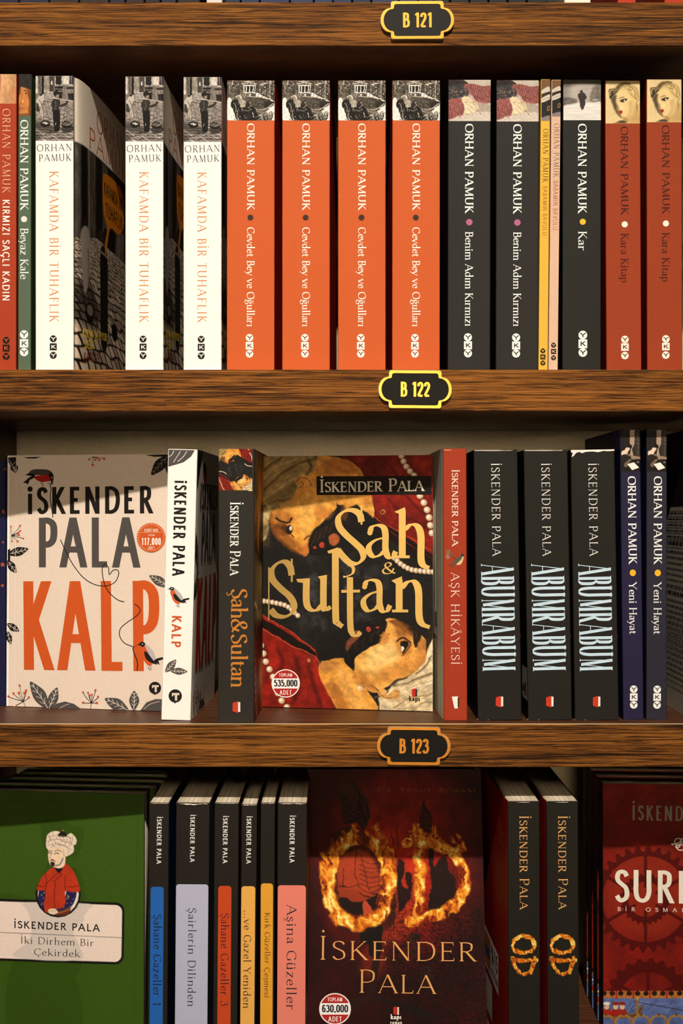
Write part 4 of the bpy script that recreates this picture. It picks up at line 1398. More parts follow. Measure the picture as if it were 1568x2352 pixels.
# --- dark blue starred book at the left edge
b = spine_book(-52, 13.5, -52, 1058, 86, FL2, (24, 26, 60), zoom=(131 / 40, 0, 960), D=128)
s = b.spine
def star(x, y, r, c, rot=0.0):
    P = []
    for i in range(10):
        rr = r if i % 2 == 0 else r * .45
        P.append((x + rr * math.sin(math.radians(36 * i + rot)), y - rr * math.cos(math.radians(36 * i + rot))))
    s.poly(P, c)
for x, y, r in ((42, 385, 14), (28, 705, 22), (25, 935, 12), (22, 1103, 22), (20, 1260, 17), (-40, 500, 18), (-60, 850, 14), (-30, 1500, 16), (-70, 1200, 20)):
    star(x, y, r, (176, 84, 40), x * 3)
b.finish('dark navy book with small orange stars at the left edge of the middle row', G2)

# --- cream face-out book with birds and large orange letters
GREY, DARK, ORG, CREAM = (82, 76, 70), (32, 27, 24), (208, 88, 34), (228, 208, 184)
b = face_book(13.5, 84, 389, 57, 21, 196.5, FL2, (232, 212, 188), (255, 250, 238), (228, 208, 184), pitch=0.6, zoom=ZK)
s = b.front
def leaf(s, base, tip, w, c, vc, nv=4):
    base, tip = fl(base)[0], fl(tip)[0]
    d = tip - base; n = np.array([-d[1], d[0]]) / np.linalg.norm(d) * w
    P = [base, base + d * .3 + n * .8, base + d * .55 + n, base + d * .82 + n * .55, tip, base + d * .85 - n * .5, base + d * .55 - n * .95, base + d * .28 - n * .75]
    s.poly(P, c, sm=True)
    s.line([base + d * .03, base + d * .5 + n * .06, base + d * .9], 3.2, vc)
    for i in range(nv):
        t = .2 + .6 * i / max(nv - 1, 1)
        s.line([base + d * t, base + d * (t + .1) + n * .3, base + d * (t + .16) + n * .55], 2.6, vc)
        s.line([base + d * t, base + d * (t + .08) - n * .3, base + d * (t + .14) - n * .5], 2.6, vc)
def berries(s, base, pts, r=8, stem=3, c=(206, 78, 40)):
    base = fl(base)[0]
    for x, y in fl(pts):
        mid = ((base[0] + x) / 2 + (x - base[0]) * .22, (base[1] + y) / 2 + (base[1] - y) * -.12)
        s.line([base, mid, (x, y)], stem, DARK)
    for i, (x, y) in enumerate(fl(pts)):
        s.ell(x, y, r * (1 if i % 2 else .85), r * (1 if i % 2 else .85), c)
def bird(s, M_, breast, flip=False):
    """Small perched bird; M_ maps a unit frame to the cover."""
    f = lambda t: np.array([M_(x, y) for x, y in fl(t)])
    s.poly(f('36 10 60 25 100 70 120 120 110 150 80 160 50 140 30 100 18 60 16 30'), (190, 182, 176), sm=True)
    s.poly(f('18 34 40 30 62 70 84 120 100 150 70 168 40 140 24 100 14 64'), breast, sm=True)
    s.poly(f('0 22 12 8 30 4 44 14 42 30 26 40 12 30 -14 26'), DARK, sm=True)
    s.poly(f('40 70 62 80 100 130 130 160 96 152 60 132 42 100'), DARK, sm=True)
    s.poly(f('96 140 126 118 170 108 168 126 136 134 146 164 124 150 118 158'), DARK)
    s.ell(*f('26 19')[0], 4, 4, (230, 220, 205))
    for t in ('76 160 68 186', '86 158 84 190'): s.line(f(t), 3, DARK, sm=False)
    for t in ('56 182 68 186 74 196', '70 192 84 190 90 200', '84 190 78 204'): s.line(f(t), 2.4, DARK, sm=False)
s.ht('ïSKENDER', sty(.165, .14, track=.17), 193, 1016, 650, 468, DARK, yb1=645)
s.ht('PALA', sty(.15, .125, track=.12), 272, 916, 1009, 674, GREY, yb1=1011)
s.ht('KALP', SANX, 177, 1036, 1701, 1103, ORG, yb1=1711)
# thread with the heart
s.line('352 440 340 450 345 480 340 540 348 600 358 675', 6, DARK)
s.line('408 822 440 890 490 985 560 1075 640 1125 720 1134 780 1105 802 1050 790 1026 762 1030 738 1058 732 1010 708 988 690 1020 700 1100 730 1170 790 1225 840 1243', 6, DARK)
s.line('910 1256 945 1290 930 1330 860 1380 815 1420 808 1470 840 1520 900 1545', 6, DARK)
s.line('906 1545 898 1560 910 1600 928 1650 926 1708', 7, DARK)
# top bird
s.poly('196 372 220 350 270 346 330 352 358 378 362 410 350 432 330 400 280 388 232 384', (78, 68, 62), sm=True)
s.poly('230 398 262 390 300 386 340 382 348 420 320 428 280 432 250 420', (178, 28, 22), sm=True)
s.poly('196 372 240 380 232 404 200 420 190 450 176 440 156 438 196 402 215 394 170 384', DARK)
s.poly('330 372 352 374 362 400 358 430 346 440 342 410 332 396', DARK, sm=True)
s.ell(352, 403, 4, 4, (236, 226, 210))
for t in ('276 430 286 460', '284 430 296 462'): s.line(t, 3, DARK, sm=False)
s.line('350 430 358 440 352 448 330 440 322 446', 4, DARK)
# second bird on the P
def mk(x0, y0, k, sx=1):
    return lambda x, y: (x0 + x * k * sx, y0 + y * k)
bird(s, mk(936, 1508, 0.98), (216, 88, 40))
s.line('912 1544 926 1532', 3, DARK)
# leaves and berries
leaf(s, '86 300', '108 372', 26, DARK, CREAM); s.poly('55 268 112 264 110 330 80 330 58 300', DARK)
s.line('60 280 84 320 104 362', 3, CREAM); s.line('84 320 104 296', 2.5, CREAM); s.line('76 306 64 310', 2.5, CREAM)
s.poly('160 266 280 262 240 274 190 274', DARK)
berries(s, '628 262', '602 280 626 318 644 284 656 270 672 284 704 276', 8)
leaf(s, '1140 250', '1022 384', 38, DARK, (150, 138, 124)); leaf(s, '1140 262', '1136 380', 26, DARK, (150, 138, 124), 3); s.poly('980 250 1130 246 1130 262 1040 262', DARK)
berries(s, '78 795', '74 734 136 728 138 762 124 776 158 814 120 834 82 832 128 790', 7)
leaf(s, '52 920', '192 884', 30, DARK, CREAM); leaf(s, '52 960', '110 1046', 26, DARK, CREAM, 3); s.poly('54 890 70 884 70 970 54 972', DARK)
leaf(s, '1140 1140', '1010 1064', 32, GREY, CREAM)
leaf(s, '48 1388', '130 1440', 24, DARK, CREAM, 3); leaf(s, '52 1440', '74 1528', 20, DARK, CREAM, 3)
berries(s, '160 1915', '58 1880 94 1860 134 1806 178 1840 196 1886 128 1856 100 1950 166 1856', 8.5)
s.line('160 1915 176 1962', 3, DARK)
leaf(s, '330 1968', '206 1780', 44, GREY, (240, 226, 204)); leaf(s, '330 1966', '388 1820', 34, GREY, (240, 226, 204))
s.poly('340 1968 380 1930 440 1914 500 1930 556 1970', GREY, sm=False); s.line('400 1962 440 1940 470 1930', 3, CREAM)
berries(s, '618 1925', '562 1852 562 1922 596 1854 606 1872 622 1868 646 1838 664 1882 656 1924', 7.5)
s.line('618 1925 612 1968', 3, DARK)
leaf(s, '870 1976', '710 1894', 40, GREY, (240, 226, 204)); leaf(s, '905 1972', '908 1842', 34, GREY, (240, 226, 204))
s.poly('950 1974 990 1920 1050 1898 1130 1900 1140 1980', GREY); s.line('970 1966 1020 1930 1080 1914', 3, CREAM)
# crease along the spine and the round seal
s.line('112 266 100 1958', 2.5, (244, 230, 208), sm=False)
P = []
for i in range(72):
    r = 99 if i % 2 else 92
    P.append((1022 + r * math.cos(math.radians(i * 5)), 808 + r * 1.03 * math.sin(math.radians(i * 5))))
s.poly(P, ORG)
s.line([(1022 + 86 * math.cos(math.radians(a)), 808 + 88 * math.sin(math.radians(a))) for a in range(0, 360, 12)], 2, (244, 196, 150), closed=True)
s.ht('BEŞİNCİ BASKI', SANB, 978, 1068, 768, 748, CREAM); s.line('952 774 1092 774', 2, (244, 196, 150), sm=False)
s.ht('TOPLAM', SANB, 1002, 1044, 798, 785, CREAM)
s.ht('117.000', SANB, 960, 1084, 858, 810, (252, 240, 222))
s.ht('ADET', SANB, 1003, 1044, 889, 867, CREAM)
def tlogo(s, x, y, r):
    s.ell(x, y, r, r * 1.0, DARK); s.poly([(x - r * .3, y + r * .8), (x + r * .25, y + r * .8), (x - r * .05, y + r * 1.18)], DARK)
    s.rect(x - r * .5, y - r * .45, x + r * .62, y - r * .12, CREAM); s.rect(x - r * .05, y - r * .45, x + r * .3, y + r * .7, CREAM)
    s.rect(x - r * .5, y - r * .45, x - r * .3, y + r * .05, CREAM)
tlogo(s, 1048, 1822, 41)
b.finish('cream face-out book with birds and big orange letters at the left', G2)

# --- its twin seen from the spine
b = spine_book(370, 437.5, 386, 1033, 17, FL2, (255, 252, 240), (236, 220, 196), (232, 214, 190), D=125, fan=3.0, fancurve=.6, zoom=ZK)
s = b.spine
s.vt('ïSKENDER PALA', sty(.175, .15, track=.17), 1172, 1254, 426, 1058, DARK)
s.vt('KALP', sty(.2, .16, track=.2), 1160, 1224, 1338, 1538, ORG)
s.poly('1141 214 1312 218 1314 222 1290 262 1240 300 1180 318 1138 330', GREY)
for t in ('1220 226 1196 262 1172 300', '1262 226 1238 262 1200 296', '1176 222 1160 250 1142 262'): s.line(t, 5, (214, 204, 190))
bird(s, lambda x, y: (1140 + x * .82, 1138 + y * .70), (214, 98, 48))
leaf(s, '1118 1716', '1190 1632', 26, GREY, CREAM); leaf(s, '1150 1706', '1266 1712', 24, GREY, CREAM)
tlogo(s, 1184, 1876, 45)
m = MM(b.front)
m.ht('ïSKENDER', SANB, 16, 110, 44, 24, DARK); m.ht('PALA', SANX, 26, 98, 84, 46, GREY); m.ht('KALP', SANX, 14, 112, 164, 95, (200, 60, 24))
leaf(m, '1 60', '12 92', 5, DARK, (120, 108, 96)); leaf(m, '2 110', '10 92', 4, DARK, (120, 108, 96)); m.poly('1 0 24 0 12 10 2 30', DARK)
m.line('44 90 50 104 60 112', .5, DARK)
leaf(m, '30 196', '16 174', 5, GREY, CREAM); leaf(m, '30 196', '38 178', 4, GREY, CREAM); m.poly('34 196 40 190 52 189 64 196', GREY)
for x, y in ((6, 182), (10, 178), (14, 184), (8, 188), (56, 182), (62, 180)):
    m.line([(10 if x < 30 else 58, 195), (x, y)], .4, DARK, sm=False); m.ell(x, y, 1.1, 1.1, (190, 70, 40))
m.poly('22 10 34 8 40 16 36 24 26 20', DARK); m.ell(32, 20, 4, 5, (170, 28, 22))
b.finish('white spined book with orange title leaning beside the cream face-out book', G2)

# --- face-out book with two mirrored heads: painted once, used on spine and face
ZS = (2.8, 480, 960)
bs = face_book(591.5, 80, 993.5, 56, 26, 195.5, FL2, (60, 18, 12), (40, 36, 30), (60, 18, 12), pitch=0.9, zoom=ZS)
s = bs.front
cv = s.full(400, 584)
def heads(cv):
    cv.fill((30, 27, 23))
    n = fbm(cv.X / 60, cv.Y / 60, 4)
    cv.img += (np.clip(n - .45, 0, 1) * 190)[..., None] * np.array([.9, .95, 1.0]) * (np.clip(1 - np.hypot((cv.X - 860) / 420, (cv.Y - 1130) / 420), 0, 1))[..., None]
    skin, dsk = (222, 150, 58), (120, 66, 22)
    # upper robe
    cv.poly('840 230 1440 230 1440 940 1400 930 1250 830 1180 780 1090 690 1050 520 1000 400 940 320', (124, 26, 16), 4, sm=False, tex=.35, ts=70)
    cv.poly('1050 240 1180 240 1120 320 1010 400 960 330', (90, 18, 12), 30, .8)
    cv.poly('1050 520 1075 640 1440 880 1440 960 1260 860 1140 760 1066 660', (26, 14, 12), 6, sm=False)
    cv.line('1044 500 1070 640 1200 720 1430 850', 7, (176, 60, 34), 4); cv.line('1066 660 1180 740 1430 900', 4, (120, 36, 22), 3)
    for t in ('1150 520 1240 620 1400 700', '1250 480 1340 580 1420 640', '1180 330 1230 420 1240 500'): cv.line(t, 14, (70, 12, 10), 18, .8)
    cv.ell(1112, 606, 26, 26, (120, 40, 24), 4); cv.ell(1112, 606, 15, 16, (200, 110, 60), 3); cv.ell(1110, 608, 7, 8, (60, 20, 14), 2)
    # upper head, neck to the right
    cv.poly('700 250 860 262 960 320 1010 400 1045 520 1060 640 980 690 900 640 860 560 780 620 720 690 680 760 650 850 622 884 560 850 480 800 400 700 384 600 400 480 560 350', skin, 6, tex=.12, ts=50)
    cv.poly('690 330 800 256 900 280 960 340 900 360 760 340', (170, 100, 40), 24, .8)
    cv.poly('384 600 420 640 440 700 470 780 560 850 620 884 560 870 470 810 395 720', dsk, 16, .9)
    cv.poly('425 690 450 660 500 690 520 740 480 760 440 740', (60, 34, 16), 14, .9)
    cv.poly('560 640 660 560 780 560 700 640 640 760 600 780', (236, 172, 78), 26, .8)
    cv.poly('840 420 960 400 1040 520 1040 620 940 560 860 520', (232, 164, 70), 26, .8)
    cv.line('436 640 470 664 500 672 520 650', 13, (40, 26, 16), 6)
    cv.poly('492 700 524 684 532 712 520 750 500 744', (30, 22, 16), 4); cv.poly('508 700 526 684 530 716 516 726', (240, 224, 196), 2); cv.line('470 664 490 700 530 760', 5, (60, 34, 18), 4)
    cv.line('610 780 640 760 680 756 690 780', 9, (140, 76, 28), 6)
    cv.poly('560 850 600 830 640 800 640 850 622 886', (190, 110, 44), 10, .9)
    cv.poly('640 800 680 720 760 660 820 620 830 560 862 590 850 660 880 600 940 560 1000 600 1060 650 1150 760 1040 850 900 830 840 850 760 880 660 880', (26, 22, 19), 10)
    for i in range(16):
        x = 660 + i * 12
        cv.line([(x, 820 - i * 9), (x + 20, 770 - i * 9), (x + 30, 740 - i * 8)], 4, (96, 66, 36) if i % 3 == 0 else (50, 36, 24), 3, .7)
    cv.poly('770 770 800 745 832 760 838 790 810 818 778 810', (176, 92, 46), 10, .95)
    cv.ell(728, 814, 15, 19, (178, 60, 34), 4); cv.ell(680, 832, 13, 9, (170, 58, 34), 4)
    cv.poly('822 548 836 580 850 590 838 640 826 600', (22, 19, 17), 4)
    cv.poly('860 560 900 600 880 660 850 640', (120, 66, 34), 14, .6)
    # upper turban
    tb = '300 230 700 246 690 310 640 380 570 440 520 560 400 600 388 700 384 830 300 830'
    cv.poly(tb, (150, 122, 70), 4, sm=False, tex=.3, ts=60)
    for t, c in (('320 500 420 400 560 300 690 260', (88, 66, 32)), ('318 560 430 470 560 380 640 360', (196, 168, 108)), ('318 600 420 540 520 520', (84, 62, 30)), ('340 660 390 600 380 560', (206, 182, 128)),
                 ('318 430 430 320 560 262', (190, 160, 98)), ('318 360 400 300 470 256', (82, 60, 28)), ('330 720 380 690', (96, 74, 40)), ('322 800 376 760 384 700', (220, 196, 148)), ('640 270 660 320 600 400', (60, 42, 22)),
                 ('318 640 360 620 388 640', (226, 202, 150)), ('500 470 560 420 610 380', (110, 84, 44))):
        cv.line(t, 15, c, 14, .8)
    cv.poly('384 680 396 640 392 830 330 836 318 800 360 790', (46, 36, 24), 10, .8)
    cv.poly('548 392 580 370 630 372 668 400 676 440 655 460 636 430 610 440 588 446 560 430', (226, 156, 70), 4); cv.line('560 410 590 386 640 392 662 440', 6, (140, 76, 28), 4); cv.line('588 446 610 430 600 408', 5, (150, 82, 32), 4)
    # lower robe
    cv.poly('300 1210 400 1300 690 1490 700 1600 740 1720 790 1800 880 1900 300 1900', (134, 28, 16), 4, sm=False, tex=.35, ts=70)
    cv.poly('300 1260 400 1320 690 1500 684 1540 560 1470 400 1380 300 1320', (24, 14, 12), 6, sm=False)
    cv.line('300 1230 400 1300 560 1400 688 1500', 7, (180, 66, 36), 4); cv.line('300 1330 420 1400 560 1480 690 1540 720 1680 790 1800', 6, (190, 84, 46), 4)
    for t in ('560 1560 580 1680 540 1840', '440 1480 470 1560 460 1620', '640 1600 680 1740 720 1860', '360 1480 380 1700'): cv.line(t, 20, (70, 14, 10), 24, .8)
    cv.ell(644, 1556, 20, 22, (110, 36, 22), 4); cv.ell(642, 1556, 11, 13, (206, 120, 60), 3)
    # lower head
    cv.poly('700 1600 760 1556 850 1540 900 1560 930 1600 1000 1720 1090 1900 870 1900 790 1810 730 1700', skin, 6, tex=.14, ts=50)
    cv.poly('740 1720 800 1700 860 1760 900 1890 860 1890 790 1800', (176, 108, 42), 22, .8); cv.poly('710 1580 780 1560 840 1580 780 1620 730 1620', (180, 116, 60), 16, .8)
    cv.poly('1130 1300 1180 1290 1240 1330 1290 1370 1380 1410 1400 1480 1395 1560 1310 1640 1200 1690 1150 1730 1070 1770 990 1720 935 1610 920 1560 1000 1500 1090 1440 1120 1390', (232, 166, 76), 6, tex=.1, ts=50)
    cv.poly('1120 1440 1200 1420 1230 1520 1180 1620 1060 1640 980 1600 1040 1500', (244, 190, 104), 30, .8)
    cv.poly('1340 1440 1395 1430 1395 1560 1310 1640 1280 1600 1340 1540', (186, 116, 48), 18, .8)
    cv.poly('700 1440 780 1380 880 1360 960 1320 1060 1300 1130 1300 1135 1360 1090 1420 1000 1470 920 1530 930 1620 890 1590 864 1540 800 1545 720 1560 690 1500', (26, 22, 19), 10)
    cv.poly('868 1560 900 1470 980 1420 1080 1390 1130 1350 1120 1410 1040 1470 950 1520 934 1600 920 1600', (20, 17, 15), 5)
    for i in range(14):
        x = 900 + i * 16
        cv.line([(x, 1540 - i * 11), (x - 10, 1500 - i * 9), (x + 6, 1470 - i * 9)], 4, (90, 62, 34) if i % 3 == 0 else (46, 34, 22), 3, .7)
    cv.poly('880 1440 940 1390 980 1370 960 1420 910 1460 880 1500', (150, 80, 46), 14, .8); cv.ell(950, 1390, 22, 26, (160, 88, 48), 10, .8)
    cv.ell(1026, 1358, 14, 17, (182, 64, 38), 4); cv.ell(1080, 1346, 13, 8, (176, 62, 36), 4)
    cv.line('1096 1400 1130 1400 1160 1390', 6, (150, 84, 34), 5)
    cv.poly('1150 1310 1250 1310 1330 1390 1300 1400 1230 1350', (90, 48, 20), 10, .8)
    cv.line('1290 1350 1320 1400 1330 1460 1350 1410', 16, (34, 24, 16), 8); cv.line('1210 1440 1240 1410 1280 1430', 10, (50, 32, 18), 5)
    cv.poly('1230 1450 1250 1430 1280 1440 1262 1490 1244 1510', (28, 22, 18), 4); cv.poly('1232 1466 1250 1470 1256 1486 1240 1504', (244, 226, 196), 2); cv.line('1250 1520 1270 1490 1290 1450', 5, (60, 36, 18), 3)
    cv.poly('1400 1380 1440 1340 1440 1600 1400 1560', (40, 30, 22), 8)
    # lower turban
    cv.poly('1180 1720 1250 1680 1310 1640 1390 1570 1405 1480 1440 1420 1440 1900 1100 1900 1090 1800 1140 1780', (222, 198, 150), 5, sm=False, tex=.2, ts=50)
    for t, c in (('1190 1720 1280 1700 1430 1640', (90, 70, 40)), ('1200 1800 1300 1740 1430 1700', (248, 230, 188)), ('1180 1860 1300 1800 1430 1780', (150, 122, 80)), ('1330 1640 1390 1600 1430 1530', (96, 76, 46)),
                 ('1160 1890 1260 1860 1340 1880', (180, 152, 108)), ('1390 1580 1420 1500 1430 1450', (246, 226, 184)), ('1300 1890 1380 1830 1430 1830', (120, 96, 60))):
        cv.line(t, 11, c, 10, .8)
    cv.poly('1080 1760 1110 1740 1140 1760 1150 1780 1200 1740 1230 1760 1226 1800 1190 1818 1130 1800 1096 1790', (224, 156, 72), 4); cv.line('1100 1780 1150 1800 1200 1800 1216 1766 1190 1750', 5, (140, 78, 30), 4)
    cv.line('1000 1730 1050 1726 1090 1760', 6, (60, 36, 20), 4); cv.ell(974, 1735, 20, 20, (224, 200, 160), 3); cv.ell(970, 1730, 8, 8, (255, 246, 226), 3)
    # broad modelling of the flesh and cloth, then a brushed finish
    for t, c, sf, a in (('470 560 640 470 760 440 860 500 760 560 620 620', (238, 176, 84), 60, .7), ('700 300 800 330 900 420 860 470 740 420', (196, 124, 50), 50, .7), ('960 360 1030 440 1050 560 1000 540', (180, 110, 44), 30, .7),
                        ('400 640 470 600 540 640 520 680 440 690', (176, 108, 42), 26, .8), ('430 700 520 760 600 840 560 850 460 780', (150, 86, 34), 26, .8), ('690 560 800 600 760 650 680 640', (190, 116, 46), 30, .7),
                        ('1150 1560 1260 1560 1330 1600 1200 1680 1080 1700', (206, 136, 56), 40, .8), ('1100 1440 1180 1460 1200 1560 1100 1600 1020 1560', (250, 202, 120), 40, .7), ('1240 1520 1330 1500 1370 1560 1290 1620', (222, 150, 68), 30, .7),
                        ('960 1620 1060 1700 1060 1760 980 1720', (190, 120, 48), 24, .8), ('820 1600 900 1620 980 1760 1040 1880 940 1880 860 1760', (236, 172, 86), 40, .6), ('1180 1300 1260 1330 1300 1390 1220 1400', (150, 88, 36), 24, .8),
                        ('1210 1400 1290 1400 1300 1500 1220 1530', (176, 104, 44), 24, .6), ('1120 1380 1160 1400 1140 1450 1090 1450', (214, 140, 60), 14, .8)):
        cv.poly(t, c, sf, a)
    for i_ in range(60):
        x, y = 330 + (i_ * 131) % 360, 260 + (i_ * 71) % 320
        if x - 318 + (y - 260) * 1.1 < 380: cv.line([(x, y + 60), (x + 60, y + 10), (x + 130, y - 30)], 5, ((96, 74, 36), (190, 162, 104), (134, 108, 58))[i_ % 3], 8, .45)
    for i_ in range(50):
        x, y = 1120 + (i_ * 97) % 300, 1660 + (i_ * 53) % 220
        if x + y > 2880: cv.line([(x - 60, y + 40), (x, y + 5), (x + 70, y - 25)], 5, ((150, 124, 84), (250, 232, 192), (196, 168, 120))[i_ % 3], 8, .45)
    cv.poly('1232 1452 1252 1432 1282 1442 1262 1492 1244 1512', (26, 20, 16), 4); cv.poly('1236 1470 1250 1472 1254 1484 1241 1500', (240, 222, 192), 3)
    cv.poly('496 702 522 686 530 712 518 748 502 740', (28, 20, 15), 4); cv.poly('510 704 524 690 528 714 517 722', (240, 224, 196), 3); cv.line('436 640 470 662 506 672 528 648', 11, (44, 28, 16), 6); cv.line('474 676 496 706 540 770', 6, (70, 40, 20), 5); cv.line('1214 1436 1250 1410 1296 1440', 9, (44, 28, 16), 5); cv.line('1246 1524 1270 1494 1296 1452', 6, (66, 40, 20), 5); cv.poly('1300 1340 1330 1400 1324 1470 1360 1420 1356 1370', (40, 26, 16), 10)
    k_ = 400 / cv.img.shape[1]
    cv.warp(1.5 / k_, 60)
    cv.img *= (1 + .22 * (fbm(cv.X / 34 + cv.Y / 90, cv.Y / 30 - cv.X / 60, 4) - .5) * 2)[..., None]
    # pearls
    def pearls(P, r, n):
        Q = spline(fl(P), False, 30)
        L = np.concatenate([[0], np.cumsum(np.hypot(*np.diff(Q, axis=0).T))])
        for t in np.linspace(0, L[-1], n):
            x, y = np.interp(t, L, Q[:, 0]), np.interp(t, L, Q[:, 1])
            cv.ell(x, y, r * 1.12, r * 1.12, (90, 56, 36), 3); cv.ell(x, y, r, r, (206, 170, 130), 3); cv.ell(x - r * .2, y - r * .2, r * .55, r * .6, (250, 234, 204), r * .5)
    pearls('1236 244 1255 290 1280 330 1318 370', 19, 5)
    pearls('1355 500 1388 560 1410 620 1424 700 1432 740', 21, 6)
    pearls('1190 900 1240 945 1300 975 1370 985 1440 990', 17, 11)
    pearls('300 1180 360 1178 430 1190 500 1210 570 1270', 16, 12)
    pearls('320 1410 345 1500 370 1580 410 1660 450 1790 500 1860', 20, 10)
heads(cv)
cv.grain(5)
s.grid(cv)
s.poly('690 375 1428 372 1430 494 692 496', (30, 20, 15))
GOLDW = (246, 232, 204)
s.ht('İskender Pala', sty(.15, .06, 12, .08, .03, track=.05, sc=.80), 718, 1372, 478, 396, GOLDW, yb1=470)
def fo(P, w=46, t=15, ang=16, smooth=True, closed=False):
    s.line(P, w, (1, 1, 1), 1, smooth, None, -ang, t, closed)
def fs(P): s.poly(P, (1, 1, 1), 1)
s.lay += .1
fo('980 668 968 620 925 594 870 600 832 640 838 700 880 752 940 806 982 850 990 900 955 935 905 930 860 890 826 848', 44, 16, 28)
fs('974 562 986 562 986 686 974 686')
fs('760 856 830 832 838 858 800 866 768 872')
fo('892 940 926 962 922 1000 880 1020 862 1020', 22, 8, 20)
fo('1034 730 1050 700 1086 690 1122 706 1134 750 1134 840 1150 890 1180 896 1200 858', 42, 12, 14); fs([(1034 + 17 * math.cos(t), 738 + 17 * math.sin(t)) for t in np.linspace(0, 6.28, 16)])
fo('1134 768 1070 786 1030 822 1030 864 1060 892 1100 880 1134 846', 40, 12, 14)
fo('1242 592 1242 884', 44, 44, 0, False); fs('1190 604 1258 574 1262 590 1262 610 1220 616'); fs('1196 884 1290 884 1290 902 1196 902')
fo('1260 716 1300 686 1342 700 1362 760 1362 900 1376 945 1414 966', 46, 13, 10)
# second word
fo('532 1012 520 955 486 925 440 935 404 980 410 1040 460 1096 520 1150 548 1210 530 1256 484 1278 430 1268 396 1232', 44, 16, 28)
fs('526 905 538 905 538 1054 526 1054'); fs('380 960 390 960 388 1300 380 1300')
fo('626 1044 626 1180 648 1228 690 1236 730 1200', 44, 15, 8); fs('560 1036 648 1030 648 1052 600 1060 570 1056')
fo('736 1022 736 1210 752 1234 782 1214', 42, 14, 4); fs('700 1020 758 1008 758 1036 716 1040')
fo('812 846 814 1270 828 1318 858 1342', 44, 16, 6); fs('794 860 834 836 834 880 800 884')
fo('906 1024 908 1320 922 1386 950 1400 974 1376', 40, 16, 6); fs('850 1106 970 1104 970 1122 850 1124')
fo('1000 1078 1016 1050 1050 1042 1084 1056 1096 1100 1096 1190 1112 1238 1142 1242 1164 1204', 40, 12, 14); fs([(1000 + 16 * math.cos(t), 1086 + 16 * math.sin(t)) for t in np.linspace(0, 6.28, 16)])
fo('1096 1112 1036 1132 996 1168 996 1210 1024 1240 1066 1228 1096 1194', 38, 12, 14)
fo('1222 1040 1222 1234', 44, 44, 0, False); fs('1172 1046 1240 1018 1242 1062 1200 1066'); fs('1176 1232 1280 1232 1280 1250 1176 1250')
fo('1240 1092 1276 1056 1318 1054 1346 1110 1350 1270 1370 1324 1418 1346', 46, 13, 10)
s.ht('&', sty(.17, .06, 20, .0, .0), 1116, 1196, 1004, 928, (1, 1, 1), 1)
# round seal and publisher mark
def seal(s, x, y, r, num):
    s.ell(x, y, r, r, (250, 240, 226), n=48); s.ell(x, y, r * .93, r * .93, (176, 40, 32), n=48)
    hb = r * .36
    P = [(x + r * .93 * math.cos(a), y + r * .93 * math.sin(a)) for a in np.linspace(-math.asin(hb / r / .93), math.asin(hb / r / .93), 8)]
    P += [(2 * x - a, 2 * y - c) for a, c in P]
    s.poly(P, (248, 240, 230))
    s.ht('TOPLAM', SANB, x - r * .46, x + r * .44, y - r * .48, y - r * .72, (250, 236, 220))
    s.ht(num, sty(.2, .14, track=.10), x - r * .78, x + r * .78, y + r * .22, y - r * .26, (26, 24, 24))
    s.ht('ADET', SANB, x - r * .4, x + r * .4, y + r * .80, y + r * .48, (250, 236, 220))
def door_mark(s, x, y, k, txt, c1=(196, 44, 30), c2=(30, 24, 22)):
    s.poly([(x - 15 * k, y - 24 * k), (x + 8 * k, y - 30 * k), (x + 8 * k, y + 28 * k), (x - 15 * k, y + 22 * k)], c1)
    s.poly([(x + 8 * k, y - 24 * k), (x + 17 * k, y - 24 * k), (x + 17 * k, y + 22 * k), (x + 8 * k, y + 22 * k)], c2)
    s.ht('kapı', sty(.2, .19, track=.12), x - 32 * k, x + 32 * k, y + 52 * k, y + 20 * k, txt)
seal(s, 493, 1707, 91, '535.000')
door_mark(s, 1320, 1768, 1.0, (34, 28, 24))
bs.finish('face-out book with two mirrored turbaned heads and large gold title', G2)

# --- its twin seen from the spine
b = spine_book(500.5, 583, 502, 1031.5, 5, FL2, (46, 42, 36), (150, 100, 50), (30, 27, 24), D=130, fan=1.2, zoom=ZS)
s = b.spine
c2 = Cv(*np.meshgrid(np.linspace(318, 1432, 130), np.linspace(330, 1885, 160)))
heads(c2)
cv = s.part(62, 198, 278, 465, 130, 160)
cv.img = c2.img; cv.grain(4)
s.grid(cv)
s.rect(62, 465, 279, 470, (236, 190, 110))
s.vt('İskender Pala', sty(.13, .05, 12, .07, .026, track=.06, sc=.80), 136, 203, 545, 1005, WHITE)
s.vt('Şah&Sultan', sty(.15, .045, 16, .07, .022, track=.0), 142, 246, 1104, 1722, (206, 130, 48))
def door_turned(s, x0, x1, y0, y1, c1, c2):
    s.poly([(x0, y0 + (y1 - y0) * .16), (x0 + (x1 - x0) * .72, y0), (x0 + (x1 - x0) * .72, y1), (x0, y1 - (y1 - y0) * .16)], c1)
    s.rect(x0 + (x1 - x0) * .72, y0 + (y1 - y0) * .08, x1, y1 - (y1 - y0) * .1, c2)
door_turned(s, 152, 201, 1820, 1896, (206, 64, 36), (246, 234, 216))
m = MM(b.front)
cf = Cv(*np.meshgrid(np.linspace(318, 1432, 90), np.linspace(245, 1885, 130)))
heads(cf)
X, Y = np.meshgrid(np.linspace(2, b.D - .1, 90), np.linspace(.1, b.H - .1, 130))
pts = np.array([b.f_front(x, b.H - y, .06) for x, y in zip(X.ravel(), Y.ravel())])
i_ = np.arange(90 * 130).reshape(130, 90)
b.mf.quads(pts, np.stack([i_[:-1, :-1], i_[1:, :-1], i_[1:, 1:], i_[:-1, 1:]], -1).reshape(-1, 4), lin(np.clip(cf.img, 0, 255)).reshape(-1, 3))
b.finish('black spined book with gold title and small heads picture beside its face-out twin', G2)

